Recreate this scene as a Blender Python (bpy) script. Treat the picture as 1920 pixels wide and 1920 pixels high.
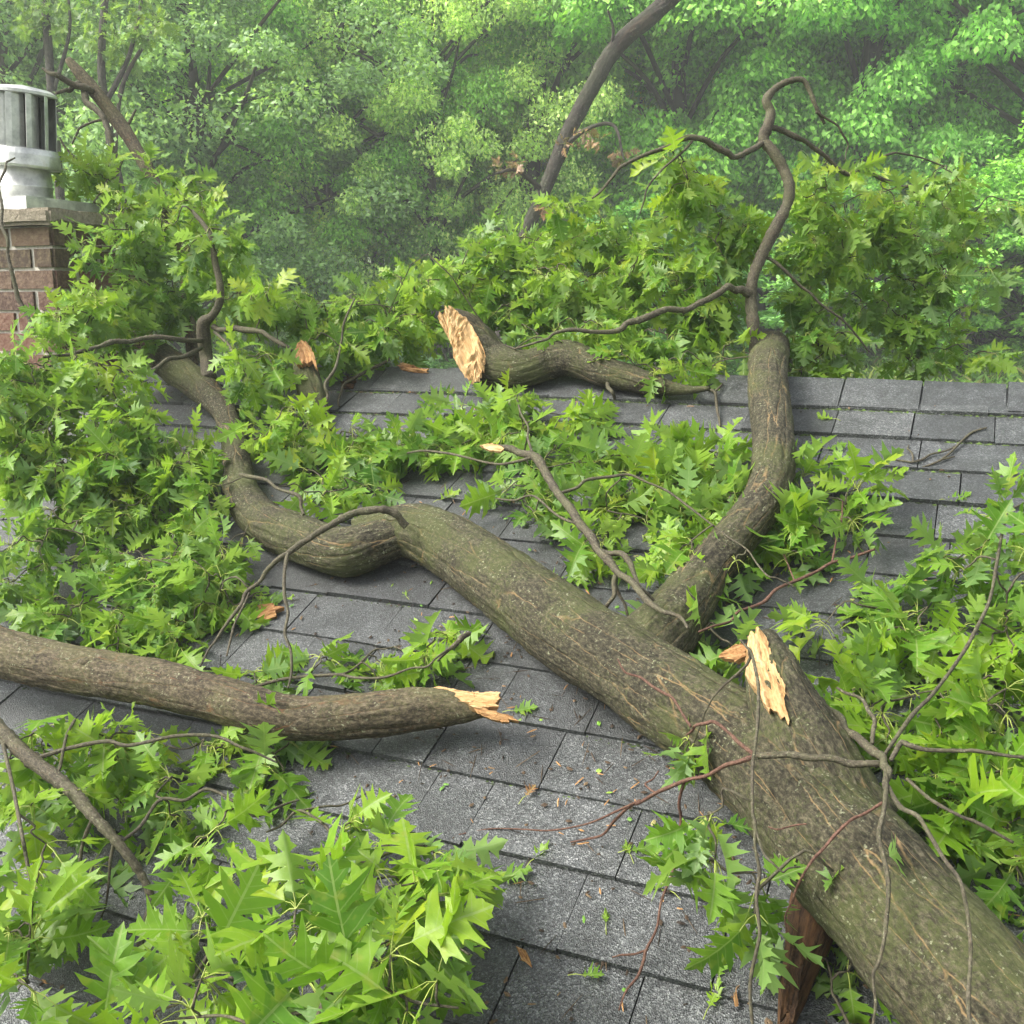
import bpy, bmesh, math, random
import numpy as np
from mathutils import Vector, noise
rad = math.radians
for o in list(bpy.data.objects): bpy.data.objects.remove(o)
SC = bpy.context.scene
COL = SC.collection
rng = np.random.default_rng(7)
random.seed(7)

# ------------------------------------------------------------------ camera, world, sun, exposure
F, PITCH, AZ, RP, HC = 1921.0, rad(11.2), rad(24.0), rad(23.2), 1.37
CAM = np.array([0, 0, 5.2])
FW = np.array([-math.sin(AZ)*math.cos(PITCH), math.cos(AZ)*math.cos(PITCH), -math.sin(PITCH)])
RT = np.array([math.cos(AZ), math.sin(AZ), 0.0])
UP = np.cross(RT, FW)
cd = bpy.data.cameras.new('camera'); cam = bpy.data.objects.new('camera', cd); COL.objects.link(cam)
cam.location = CAM; cam.rotation_euler = (rad(90)-PITCH, 0, AZ)
cd.angle = 2*math.atan(960/F); cd.clip_end = 500; cd.clip_start = 0.05
SC.camera = cam
SUN_EL, SUN_AZ = rad(47), rad(-126)      # azimuth measured from +Y towards +X: light from behind the viewer's left shoulder
w = bpy.data.worlds.new('World'); SC.world = w; w.use_nodes = True
nt = w.node_tree; bg = nt.nodes['Background']
sky = nt.nodes.new('ShaderNodeTexSky'); sky.sky_type = 'NISHITA'; sky.sun_disc = False
sky.sun_elevation = SUN_EL; sky.sun_rotation = SUN_AZ; sky.air_density = 1.0; sky.dust_density = 6.0; sky.ozone_density = 0.6
hs = nt.nodes.new('ShaderNodeHueSaturation'); hs.inputs['Saturation'].default_value = 0.35
nt.links.new(sky.outputs[0], hs.inputs['Color']); nt.links.new(hs.outputs[0], bg.inputs[0])
bg.inputs[1].default_value = 0.135
sl = bpy.data.lights.new('sun', 'SUN'); sl.energy = 1.5; sl.angle = rad(24); sl.color = (1.0, 0.95, 0.86)
sun = bpy.data.objects.new('sun', sl); COL.objects.link(sun)
sdir = Vector((math.sin(SUN_AZ)*math.cos(SUN_EL), math.cos(SUN_AZ)*math.cos(SUN_EL), math.sin(SUN_EL)))
sun.rotation_euler = sdir.to_track_quat('Z', 'Y').to_euler(); sun.location = (-6, 4, 14)
SC.view_settings.view_transform = 'Standard'; SC.view_settings.look = 'None'
SC.view_settings.exposure = 1.66; SC.view_settings.gamma = 1
SC.render.engine = 'CYCLES'
cy = SC.cycles; cy.use_denoising = True; cy.max_bounces = 8; cy.diffuse_bounces = 4; cy.glossy_bounces = 2
cy.transmission_bounces = 5; cy.transparent_max_bounces = 4; cy.volume_bounces = 0; cy.caustics_reflective = False; cy.caustics_refractive = False

# ------------------------------------------------------------------ helpers
NR = np.array([0, -math.sin(RP), math.cos(RP)]); SR = np.array([0, math.cos(RP), math.sin(RP)])
VR = 1.955*HC                                    # slope distance of the ridge from the camera's foot
FOOT = CAM - NR*HC
RIDGE = FOOT + SR*VR; RY, RZ = RIDGE[1], RIDGE[2]
def roof_z(y): return RZ - np.abs(y-RY)*math.tan(RP)
def pt(x, y, z):
    """a pixel of the reference and either a height over the roof slope (z < .95) or a depth in metres -> a point in the world"""
    d = FW*F + RT*(x-960) + UP*(960-y)
    if z < .95: t = -(HC-z)/(d @ NR)
    else: t = z/F
    return CAM + d*t
def dep(p): return float((np.asarray(p)-CAM) @ FW)
def tag(o, label=None, cat=None, group=None, kind=None):
    if label: o['label'] = label
    if cat: o['category'] = cat
    if group: o['group'] = group
    if kind: o['kind'] = kind
    return o
def thing(name, label, cat, loc=(0, 0, 0), group=None, kind=None):
    o = bpy.data.objects.new(name, None); COL.objects.link(o); o.location = loc; o.empty_display_size = .1
    return tag(o, label, cat, group, kind)
def link(name, me, mats, parent=None):
    o = bpy.data.objects.new(name, me); COL.objects.link(o)
    for m in (mats if isinstance(mats, (list, tuple)) else [mats]):
        if m is not None: me.materials.append(m)
    if parent is not None:
        o.parent = parent
        loc = Vector((0, 0, 0)); p = parent
        while p is not None: loc += p.location; p = p.parent
        o.location = -loc                          # geometry is written in world coordinates
    return o
def mesh_np(name, V, L, S, mi=None, uv=None, attrs=None, smooth=True):
    """V verts (n,3); L loop vertex ids; S loop starts"""
    me = bpy.data.meshes.new(name); V = np.asarray(V, np.float32); L = np.asarray(L, np.int32); S = np.asarray(S, np.int32)
    me.vertices.add(len(V)); me.vertices.foreach_set('co', V.ravel())
    me.loops.add(len(L)); me.loops.foreach_set('vertex_index', L)
    me.polygons.add(len(S)); me.polygons.foreach_set('loop_start', S)
    me.polygons.foreach_set('loop_total', np.diff(np.append(S, len(L))).astype(np.int32))
    if mi is not None: me.polygons.foreach_set('material_index', np.asarray(mi, np.int32))
    me.polygons.foreach_set('use_smooth', np.full(len(S), smooth))
    if uv is not None:
        l = me.uv_layers.new(name='UVMap'); l.data.foreach_set('uv', np.asarray(uv, np.float32)[L].ravel())
    for k, a in (attrs or {}).items():
        at = me.attributes.new(k, 'FLOAT_VECTOR', 'POINT'); at.data.foreach_set('vector', np.asarray(a, np.float32).ravel())
    me.update(calc_edges=True); me.validate(); return me
class MB:
    """collects quads and polygons into one mesh"""
    def __init__(s): s.V = []; s.L = []; s.S = []; s.M = []; s.A = []; s.n = 0
    def add(s, V, faces, m=0, A=None):
        for f in faces:
            s.S.append(len(s.L)); s.L.extend(i+s.n for i in f); s.M.append(m)
        s.V.append(np.asarray(V, float)); s.A.append(np.asarray(V if A is None else A, float)); s.n += len(V)
    def box(s, c, d, ax=None, m=0):
        c = np.asarray(c, float); ax = np.eye(3) if ax is None else ax
        V = [c + sum(ax[i]*d[i]*.5*sg[i] for i in range(3)) for sg in [(-1,-1,-1),(1,-1,-1),(1,1,-1),(-1,1,-1),(-1,-1,1),(1,-1,1),(1,1,1),(-1,1,1)]]
        s.add(V, [(0,3,2,1),(4,5,6,7),(0,1,5,4),(1,2,6,5),(2,3,7,6),(3,0,4,7)], m)
    def build(s, name, mats, parent=None, smooth=False, bark=False):
        me = mesh_np(name, np.concatenate(s.V), s.L, s.S, s.M, None, {'bark': np.concatenate(s.A)} if bark else None, smooth)
        return link(name, me, mats, parent)
def spline(P, R, k=None, fine=False):
    """Catmull-Rom through points P with radii R"""
    P = np.asarray(P, float); R = np.asarray(R, float); n = len(P)
    if n == 2: P = np.array([P[0], (P[0]+P[1])/2, P[1]]); R = np.array([R[0], (R[0]+R[1])/2, R[1]]); n = 3
    Q = np.vstack([2*P[0]-P[1], P, 2*P[-1]-P[-2]]); out = []; ro = []
    for i in range(n-1):
        a, b, c, d = Q[i:i+4]; ln = np.linalg.norm(c-b)
        m = k or (int(np.clip(ln/.0085, 2, 40)) if fine else int(np.clip(ln/(.45*max(R[i], .004)), 2, 14)))
        for t in np.arange(m)/m:
            out.append(.5*((2*b)+(c-a)*t+(2*a-5*b+4*c-d)*t*t+(3*b-a-3*c+d)*t**3)); ro.append(R[i]*(1-t)+R[i+1]*t)
    out.append(P[-1]); ro.append(R[-1])
    return np.array(out), np.array(ro)
def tube(mb, P, R, sides=8, amp=0.0, fr=9.0, k=None, m=0, caps=True):
    fine = amp > 0 and sides >= 60
    P, R = spline(P, R, k, fine); n = len(P)
    if amp and not fine: R = R*np.clip(1+rng.normal(0, .07, n), .8, 1.25)
    T = np.gradient(P, axis=0); T /= np.linalg.norm(T, axis=1)[:, None]+1e-9
    u = np.cross(T[0], [.3, .2, .9]); u /= np.linalg.norm(u)
    V = []; A = []; ln = random.random()*20
    th = np.arange(sides)/sides*2*math.pi
    for i in range(n):
        u = u - T[i]*(u @ T[i]); u /= np.linalg.norm(u); v = np.cross(T[i], u)
        if i: ln += np.linalg.norm(P[i]-P[i-1])
        for a in th:
            d = u*math.cos(a)+v*math.sin(a); r = R[i]
            if amp:
                q = P[i]+d*r
                r *= 1+amp*(noise.noise(Vector(q*fr))+.5*noise.noise(Vector(q*fr*2.7)))
                if fine:
                    sc = min(1., R[i]/.05); w_ = noise.noise(Vector(q*16))*.35
                    rg = 1-2.2*abs(noise.noise(Vector((math.cos(a)*R[i]*52+w_, math.sin(a)*R[i]*52, ln*8))))
                    r += sc*(.0028*rg+.0016*noise.noise(Vector(q*75))+.0013*noise.noise(Vector(q*150)))
            V.append(P[i]+d*r); A.append((math.cos(a)*R[i], math.sin(a)*R[i], ln))
    Fc = [(i*sides+j, i*sides+(j+1) % sides, (i+1)*sides+(j+1) % sides, (i+1)*sides+j) for i in range(n-1) for j in range(sides)]
    if caps: Fc += [tuple(range(sides))[::-1], tuple((n-1)*sides+j for j in range(sides))]
    mb.add(V, Fc, m, A)
    return P
def pxnodes(N):
    P = np.array([pt(a[0], a[1], a[2]) for a in N]); R = np.array([a[3]*dep(p)/F for a, p in zip(N, P)])
    return P, R
def limb(name, N, mat, parent, sides=None, amp=.06):
    P, R = pxnodes(N); mb = MB(); rm = R.max()
    if mat is M_red: R = R*.72
    elif mat is M_twig and rm < .012: R = R*.86
    if rm < .014 and len(P) > 2:                    # twigs grow in short straight runs with small kinks and nodes
        Q, S_ = [P[0]], [R[0]]
        for i in range(len(P)-1):
            ln = np.linalg.norm(P[i+1]-P[i]); f = rng.uniform(.35, .65)
            Q += [P[i]*(1-f)+P[i+1]*f+rng.normal(size=3)*min(ln*.05, .006), P[i+1]]; S_ += [(R[i]*(1-f)+R[i+1]*f)*rng.uniform(.9, 1.2), R[i+1]]
        P, R = np.array(Q), np.array(S_)
    sides = sides or (132 if rm > .07 else 90 if rm > .035 else 64 if rm > .024 else 14 if rm > .008 else 7)
    pts = tube(mb, P, R, sides, amp if rm > .012 else amp*1.5)
    o = mb.build(name, mat, parent, smooth=True, bark=True)
    return o, pts

# ------------------------------------------------------------------ materials
class N:
    def __init__(s, name):
        s.m = bpy.data.materials.new(name); s.m.use_nodes = True; s.t = s.m.node_tree; s.b = s.t.nodes['Principled BSDF']; s.o = s.t.nodes['Material Output']
    def n(s, ty, **kw):
        x = s.t.nodes.new('ShaderNode'+ty)
        for k, v in kw.items():
            if hasattr(x, k): setattr(x, k, v)
            else: x.inputs[k.replace('_', ' ')].default_value = v
        return x
    def l(s, a, b): s.t.links.new(a, b)
    def set(s, **kw):
        for k, v in kw.items(): s.b.inputs[k.replace('_', ' ')].default_value = v
    def ramp(s, fac, stops, interp='LINEAR'):
        r = s.n('ValToRGB'); r.color_ramp.interpolation = interp
        e = r.color_ramp.elements
        while len(e) < len(stops): e.new(.5)
        for x, (p, c) in zip(e, stops): x.position = p; x.color = (*c, 1) if len(c) == 3 else c
        s.l(fac, r.inputs[0]); return r.outputs[0]
    def mix(s, fac, a, b, mode='MIX'):
        x = s.n('Mix', data_type='RGBA', blend_type=mode)
        for i, v in ((0, fac), (6, a), (7, b)):
            if isinstance(v, bpy.types.NodeSocket): s.l(v, x.inputs[i])
            elif isinstance(v, (int, float)): x.inputs[i].default_value = v
            else: x.inputs[i].default_value = (*v, 1)
        return x.outputs[2]
    def math(s, op, a, b=None, c=None):
        x = s.n('Math', operation=op)
        for i, v in enumerate((a, b, c)):
            if v is None: continue
            if isinstance(v, bpy.types.NodeSocket): s.l(v, x.inputs[i])
            else: x.inputs[i].default_value = v
        return x.outputs[0]
    def noise(s, vec, scale, detail=4, rough=.55):
        x = s.n('TexNoise', Scale=scale, Detail=detail, Roughness=rough)
        if vec is not None: s.l(vec, x.inputs['Vector'])
        return x.outputs['Fac']
    def bump(s, h, dist, strength=1.0):
        x = s.n('Bump', Distance=dist, Strength=strength); s.l(h, x.inputs['Height']); s.l(x.outputs[0], s.b.inputs['Normal'])
    def color(s, c): s.l(c, s.b.inputs['Base Color'])
def bark_mat(name, c0, c1, c2, fiss, moss, fs=24., mossy=.5, lich=.6, bmp=.0065, g=1.):
    n = N(name); at = n.n('Attribute', attribute_name='bark').outputs['Vector']
    mp = n.n('Mapping'); n.l(at, mp.inputs[0]); mp.inputs['Scale'].default_value = (1, 1, .11)
    ms = n.n('Mapping'); n.l(at, ms.inputs[0]); ms.inputs['Scale'].default_value = (1, 1, .6)
    wv2 = n.n('VectorMath', operation='SCALE'); wv2.inputs['Scale'].default_value = .009/g
    nz = n.n('TexNoise', Scale=26.*g, Detail=4.); n.l(at, nz.inputs['Vector']); n.l(nz.outputs['Color'], wv2.inputs[0])
    wv = n.n('VectorMath', operation='ADD'); n.l(mp.outputs[0], wv.inputs[0]); n.l(wv2.outputs[0], wv.inputs[1])
    vo = n.n('TexVoronoi', feature='DISTANCE_TO_EDGE', Scale=fs*g); n.l(wv.outputs[0], vo.inputs['Vector'])
    e = vo.outputs['Distance']
    grain = n.noise(ms.outputs[0], 170.*g, 6, .74); streak = n.noise(mp.outputs[0], 130.*g, 5, .6); big = n.noise(at, 8.*g, 4)
    k = n.math('ADD', n.math('MULTIPLY', grain, .74), n.math('ADD', n.math('MULTIPLY', streak, .11), n.math('MULTIPLY', big, .16)))
    base = n.ramp(k, [(.38, c0), (.50, c1), (.62, c2), (.72, tuple(min(1, v*1.5) for v in c2))])
    fm = n.math('MULTIPLY', n.ramp(e, [(0., (1, 1, 1)), (.011, (.6, .6, .6)), (.022, (0, 0, 0))]), n.ramp(n.noise(at, 13.*g, 4, .65), [(.42, (0, 0, 0)), (.58, (.8,)*3)]))
    c = n.mix(fm, base, fiss)
    mm = n.ramp(n.math('ADD', n.math('MULTIPLY', n.noise(at, 150.*g, 4, .75), .55), n.math('MULTIPLY', big, .6)), [(.54, (0, 0, 0)), (.66, (mossy,)*3)])
    c = n.mix(mm, c, moss)
    lv = n.ramp(n.noise(at, 170.*g, 3, .6), [(.60, (0, 0, 0)), (.67, (lich,)*3)])
    c = n.mix(n.math('MULTIPLY', lv, n.ramp(n.noise(at, 17.*g, 3), [(.45, (.12,)*3), (.6, (1, 1, 1))])), c, (.34, .36, .23))
    n.color(c); n.set(Roughness=.8, Specular_IOR_Level=.25)
    hgt = n.math('ADD', n.math('MULTIPLY', n.math('MINIMUM', e, .10), 3.5), n.math('ADD', n.math('MULTIPLY', grain, 1.0), n.math('MULTIPLY', streak, .5)))
    n.bump(hgt, bmp, .85); return n.m
M_bark = bark_mat('bark_trunk', (.010, .009, .006), (.047, .042, .025), (.132, .117, .075), (.27, .18, .085), (.060, .074, .019), 27., .68, .6)
M_bark2 = bark_mat('bark_limb', (.016, .013, .008), (.064, .051, .031), (.165, .135, .088), (.15, .07, .03), (.08, .085, .026), 40., .45, .55, .0035)
M_twig = bark_mat('bark_twig', (.022, .019, .014), (.062, .053, .037), (.13, .115, .08), (.10, .07, .04), (.07, .08, .03), 60., .4, .5, .0012, 1.6)
M_red = bark_mat('bark_red_twig', (.035, .018, .013), (.085, .042, .030), (.17, .10, .07), (.15, .07, .05), (.08, .05, .03), 80., .2, .3, .001, 1.8)
M_dark = bark_mat('bark_dark', (.014, .012, .010), (.038, .032, .026), (.08, .068, .055), (.09, .06, .04), (.04, .055, .022), 9., .45, .4, .02, .25)
def wood_mat(name, ca, cb, cc):
    n = N(name); at = n.n('Attribute', attribute_name='bark').outputs['Vector']
    mp = n.n('Mapping'); n.l(at, mp.inputs[0]); mp.inputs['Scale'].default_value = (1, 1, .12)
    a = n.noise(mp.outputs[0], 260., 6, .75); b = n.noise(mp.outputs[0], 45., 5, .65)
    c = n.mix(n.ramp(b, [(.46, (0, 0, 0)), (.7, (.9,)*3)]), n.ramp(a, [(.36, tuple(v*.45 for v in cb)), (.46, cb), (.58, ca)]), cc)
    n.color(c); n.set(Roughness=.8, Specular_IOR_Level=.2); n.bump(a, .006, 1.0); return n.m
M_wood = wood_mat('fresh_wood', (.66, .47, .25), (.54, .34, .15), (.48, .26, .10))
M_wood2 = wood_mat('orange_wood', (.50, .31, .14), (.38, .20, .08), (.25, .115, .05))
M_rot = wood_mat('rotten_wood', (.085, .048, .024), (.035, .02, .012), (.17, .085, .035))
def leaf_mat(name, dark, mid, light, pale, trans=.47):
    n = N(name); gi = n.n('NewGeometry'); ri = gi.outputs['Random Per Island']
    c = n.ramp(ri, [(0., dark), (.35, mid), (.75, light), (1., (light[0]*1.35, light[1]*1.08, light[2]))])
    uv = n.n('UVMap').outputs[0]; sx = n.n('SeparateXYZ'); n.l(uv, sx.inputs[0])
    wabs = n.math('ABSOLUTE', n.math('SUBTRACT', sx.outputs[0], .5)); t = sx.outputs[1]
    mid_ = n.math('LESS_THAN', wabs, .012)
    fr = n.math('FRACT', n.math('MULTIPLY', n.math('SUBTRACT', t, n.math('MULTIPLY', wabs, .75)), 7.5))
    side = n.math('LESS_THAN', n.math('ABSOLUTE', n.math('SUBTRACT', fr, .5)), .055)
    vein = n.math('MAXIMUM', mid_, n.math('MULTIPLY', side, .5))
    c = n.mix(n.math('MULTIPLY', vein, .7), c, (.36, .47, .15))
    tc = n.n('TexCoord').outputs['Object']
    c = n.mix(n.ramp(n.noise(tc, 45., 4, .65), [(.35, (0, 0, 0)), (.75, (.55,)*3)]), c, dark)
    c = n.mix(n.ramp(n.noise(tc, 28., 3), [(.60, (0, 0, 0)), (.68, (.5,)*3)]), c, (.32, .36, .05))
    cb = n.mix(gi.outputs['Backfacing'], c, n.mix(.6, c, pale))
    n.color(cb); n.set(Roughness=.42, Specular_IOR_Level=.42)
    n.bump(n.math('ADD', n.math('MULTIPLY', vein, -.5), n.noise(tc, 120., 2)), .0012, .6)
    tr = n.n('BsdfTranslucent'); n.l(n.mix(.5, cb, (.30, .48, .03)), tr.inputs[0])
    mx = n.n('MixShader'); mx.inputs[0].default_value = trans
    n.l(n.b.outputs[0], mx.inputs[1]); n.l(tr.outputs[0], mx.inputs[2]); n.l(mx.outputs[0], n.o.inputs[0]); return n.m
M_leaf = leaf_mat('oak_leaf', (.030, .105, .010), (.10, .245, .016), (.19, .355, .024), (.19, .31, .11))
M_leafy = leaf_mat('oak_leaf_yellow', (.09, .225, .010), (.17, .335, .016), (.27, .42, .024), (.23, .36, .10))
M_dead = leaf_mat('dead_leaf', (.10, .045, .02), (.22, .10, .04), (.34, .18, .08), (.3, .2, .12), .2)
n = N('petiole'); n.set(Base_Color=(.27, .33, .06, 1), Roughness=.5); M_pet = n.m
def far_leaf(name, trans=.4):
    n = N(name); gi = n.n('NewGeometry'); oi = n.n('ObjectInfo')
    k = n.ramp(gi.outputs['Random Per Island'], [(0., (.7, .75, .6)), (.5, (1.5, 1.5, 1.35)), (1., (2.6, 2.35, 1.9))])
    c = n.mix(1., oi.outputs['Color'], k, 'MULTIPLY')
    n.color(c); n.set(Roughness=.45, Specular_IOR_Level=.4)
    tr = n.n('BsdfTranslucent'); n.l(n.mix(1., c, (1.25, 1.3, .6), 'MULTIPLY'), tr.inputs[0])
    mx = n.n('MixShader'); mx.inputs[0].default_value = trans
    n.l(n.b.outputs[0], mx.inputs[1]); n.l(tr.outputs[0], mx.inputs[2]); n.l(mx.outputs[0], n.o.inputs[0]); return n.m
M_far = far_leaf('tree_leaf')
# shingles: mineral granules, each tab with its own grey
n = N('shingle'); gi = n.n('NewGeometry'); tc = n.n('TexCoord').outputs['Object']
vo = n.n('TexVoronoi', Scale=400.); n.l(tc, vo.inputs['Vector']); sp = n.n('SeparateColor'); n.l(vo.outputs['Color'], sp.inputs[0])
gr = n.ramp(sp.outputs[0], [(0., (.016, .018, .019)), (.4, (.043, .048, .050)), (.7, (.082, .089, .091)), (.88, (.145, .155, .155)), (1., (.235, .245, .243))])
tabc = n.ramp(gi.outputs['Random Per Island'], [(0., (.55, .57, .58)), (.5, (.93, .94, .94)), (1., (1.32, 1.30, 1.28))])
c = n.mix(1., gr, tabc, 'MULTIPLY')
wz = n.ramp(n.noise(tc, 22., 5, .7), [(.36, (.50, .52, .51)), (.62, (1.08, 1.08, 1.08))]); c = n.mix(1., c, wz, 'MULTIPLY')
st = n.ramp(n.noise(tc, 6., 5, .6), [(.35, (.55, .58, .56)), (.65, (1.0, 1.0, 1.0))]); c = n.mix(1., c, st, 'MULTIPLY')
n.color(c); n.set(Roughness=.5, Specular_IOR_Level=.8)
n.bump(n.math('ADD', vo.outputs['Distance'], n.math('MULTIPLY', n.noise(tc, 500., 2), .5)), .0022, .9); M_sh = n.m
n = N('bark_crumb'); gi = n.n('NewGeometry'); n.color(n.ramp(gi.outputs['Random Per Island'], [(0, (.02, .014, .009)), (.6, (.07, .045, .025)), (1, (.16, .11, .06))])); n.set(Roughness=.9); M_crumb = n.m
n = N('underlay'); n.set(Base_Color=(.02, .021, .022, 1), Roughness=.9); M_under = n.m
n = N('moss'); gi = n.n('NewGeometry'); n.color(n.ramp(gi.outputs['Random Per Island'], [(0, (.012, .016, .008)), (.5, (.03, .05, .012)), (1, (.09, .15, .025))])); n.set(Roughness=.95); M_moss = n.m
n = N('galvanised'); tc = n.n('TexCoord').outputs['Object']
n.color(n.ramp(n.noise(tc, 16., 5, .7), [(.3, (.32, .325, .32)), (.6, (.62, .63, .60)), (.8, (.46, .43, .36))])); n.set(Metallic=.75, Roughness=.42); n.bump(n.noise(tc, 30., 3), .002, .4); M_galv = n.m
n = N('cap_shade'); n.set(Base_Color=(.03, .03, .03, 1), Roughness=.9); M_cap_shade = n.m  # near-black colour painting the shade inside the chimney cap
n = N('mortar_crown'); tc = n.n('TexCoord').outputs['Object']
n.color(n.ramp(n.noise(tc, 60., 6, .75), [(.3, (.13, .11, .075)), (.55, (.24, .21, .155)), (.75, (.33, .30, .23))])); n.set(Roughness=.95); n.bump(n.noise(tc, 90., 5), .01, .8); M_crown = n.m
n = N('brick'); gi = n.n('NewGeometry'); tc = n.n('TexCoord').outputs['Object']
b = n.ramp(gi.outputs['Random Per Island'], [(0., (.05, .024, .017)), (.4, (.085, .034, .023)), (.75, (.115, .048, .030)), (1., (.06, .042, .026))])
b = n.mix(n.ramp(n.noise(tc, 70., 5, .7), [(.4, (0, 0, 0)), (.75, (.6,)*3)]), b, (.30, .22, .15))
n.color(b); n.set(Roughness=.9); n.bump(n.noise(tc, 120., 5), .006, .7); M_brick = n.m
n = N('brick_stained'); gi = n.n('NewGeometry'); tc = n.n('TexCoord').outputs['Object']
b = n.ramp(gi.outputs['Random Per Island'], [(0., (.045, .028, .016)), (1., (.082, .05, .027))])
b = n.mix(n.ramp(n.noise(tc, 50., 5, .7), [(.45, (0, 0, 0)), (.75, (.6,)*3)]), b, (.22, .18, .10)); n.color(b); n.set(Roughness=.9); n.bump(n.noise(tc, 120., 5), .006, .7); M_brick2 = n.m
n = N('mortar'); tc = n.n('TexCoord').outputs['Object']; n.color(n.ramp(n.noise(tc, 90., 5), [(.3, (.36, .34, .29)), (.7, (.58, .55, .48))])); n.set(Roughness=.95); M_mortar = n.m
n = N('siding'); n.set(Base_Color=(.55, .53, .48, 1), Roughness=.6); M_wall = n.m
n = N('soil'); tc = n.n('TexCoord').outputs['Object']
n.color(n.ramp(n.noise(tc, 1.4, 8, .7), [(.3, (.045, .065, .018)), (.5, (.08, .14, .025)), (.7, (.13, .17, .045))])); n.set(Roughness=.95); M_soil = n.m
n = N('grass_blade'); gi = n.n('NewGeometry'); n.color(n.ramp(gi.outputs['Random Per Island'], [(0, (.06, .16, .016)), (.6, (.13, .28, .025)), (.9, (.22, .34, .04)), (1, (.27, .24, .09))])); n.set(Roughness=.6); M_grass = n.m

# ------------------------------------------------------------------ ground
def gz(x, y):
    t = np.clip((y-8.2)/5.5, 0, 1); t = t*t*(3-2*t)
    return t*4.25 + np.clip(y-13.5, 0, 100)*.075 + .10*np.sin(x*.9+y*.4)*t + .08*np.sin(y*1.3-x*.5)*t
xs = np.concatenate([np.linspace(-150, -42, 10), np.linspace(-40, 22, 63), np.linspace(26, 120, 9)]); ys = np.concatenate([np.linspace(-60, 2, 12), np.linspace(4, 30, 53), np.linspace(32, 110, 27)])
X, Y = np.meshgrid(xs, ys); V = np.stack([X, Y, gz(X, Y)], -1).reshape(-1, 3); nx = len(xs)
mb = MB(); mb.add(V, [(j*nx+i, j*nx+i+1, (j+1)*nx+i+1, (j+1)*nx+i) for j in range(len(ys)-1) for i in range(nx-1)])
tag(mb.build('ground', M_soil, smooth=True), kind='structure')

# ------------------------------------------------------------------ house
XL, XR, YE = -8.0, 6.5, -1.6          # roof ends and near eave
YF = 2*RY-YE
house = thing('house', 'grey asphalt shingled house roof with a low ridge, seen from on top of it', 'house', (0, RY, 0))
mb = MB()
zt = lambda y: roof_z(y)-.012
for ya, yb in ((YE, RY), (YF, RY)):
    za, zb = zt(ya), zt(yb)
    V = [(XL, ya, za), (XR, ya, za), (XR, yb, zb), (XL, yb, zb), (XL, ya, za-.15), (XR, ya, za-.15), (XR, yb, zb-.15), (XL, yb, zb-.15)]
    mb.add(V, [(0, 1, 2, 3), (7, 6, 5, 4), (0, 4, 5, 1), (1, 5, 6, 2), (3, 7, 4, 0)])
deck = mb.build('roof', M_under, house)
EXP = .1044*HC
def shingles(name, sgn, parent):
    mb = MB(); r = np.random.default_rng(11 if sgn > 0 else 12)
    s = np.array([0, sgn*math.cos(RP), math.sin(RP)]); nn = np.array([0, -sgn*math.sin(RP), math.cos(RP)])
    orig = RIDGE - s*VR
    i0 = -int((VR - .587*HC + 2.6)/EXP) + 13
    for i in range(-22 if sgn > 0 else -22, 14):
        v0 = .587*HC+EXP*i
        if v0 > VR-.03: continue
        u = XL + r.uniform(0, .2) + (.11 if i % 2 else 0)
        while u < XR-.05:
            wd = r.choice([.11, .16, .19, .23, .27]); wd = min(wd, XR-u)
            g = r.choice([.0012, .0025, .004]); th = r.choice([.005, .0075, .0105]); lo = v0+r.normal(0, .0018)+.002*math.sin(u*2.3+i); hi = min(v0+EXP+.03, VR-.002)
            a, b = u+g/2, u+wd-g/2
            hb = th+.0035; ht = .001 if hi > v0+EXP else .004
            j = r.normal(0, .0008, 2); cl = r.uniform(0, .004) if r.random() < .15 else 0
            def q(uu, vv, hh): return orig + s*vv + nn*hh + np.array([uu, 0, 0])
            V = [q(a, lo+j[0], hb+cl), q(b, lo+j[1], hb), q(b, hi, ht), q(a, hi, ht), q(a, lo+j[0], .0), q(b, lo+j[1], .0), q(b, hi, -.002), q(a, hi, -.002)]
            fs = [(0, 1, 2, 3), (4, 5, 1, 0), (5, 6, 2, 1), (7, 4, 0, 3)]
            if sgn < 0: fs = [f[::-1] for f in fs]
            mb.add(V, fs); u += wd
    return mb.build(name, M_sh, parent)
shingles('shingles', 1, deck); shingles('shingles', -1, deck)
mb = MB(); r = np.random.default_rng(5); u = XR   # ridge caps, each bent over the ridge and lapping its neighbour
s1 = SR; s2 = np.array([0, -math.cos(RP), math.sin(RP)]); n2 = np.array([0, math.sin(RP), math.cos(RP)])
u = XL-.02; k = 0
while u < XR:
    wd = .208 + r.normal(0, .006); L = .150+r.normal(0, .0025); L2 = L+r.normal(0, .004)
    for a, b, h0 in ((u+.003, u+wd-.002, .012+r.uniform(0, .004)),):
        h1 = h0-.003
        P = []
        for uu, hh, ll in ((a, h0, L), (b, h1, L2)):
            e = np.array([uu, 0, 0]); c0 = np.array([0, RY, RZ])
            P += [c0+e-s1*ll+NR*hh*.9, c0+e-s1*.035+NR*(hh+.004), c0+e+np.array([0, 0, hh+.002]), c0+e-s2*.035+n2*(hh+.004), c0+e-s2*ll+n2*hh*.9, c0+e-s1*ll+NR*.002, c0+e-s2*ll+n2*.002]
        f = [(j, j+7, j+8, j+1) for j in range(4)] + [(0, 5, 12, 7), (4, 11, 13, 6), (5, 0, 1, 2, 3, 4, 6), (12, 13, 11, 10, 9, 8, 7)]
        mb.add(P, f)
    u += wd
mb.build('ridge_cap', M_sh, deck)
mb = MB()
zw = roof_z(YE+.45)-.2
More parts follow.
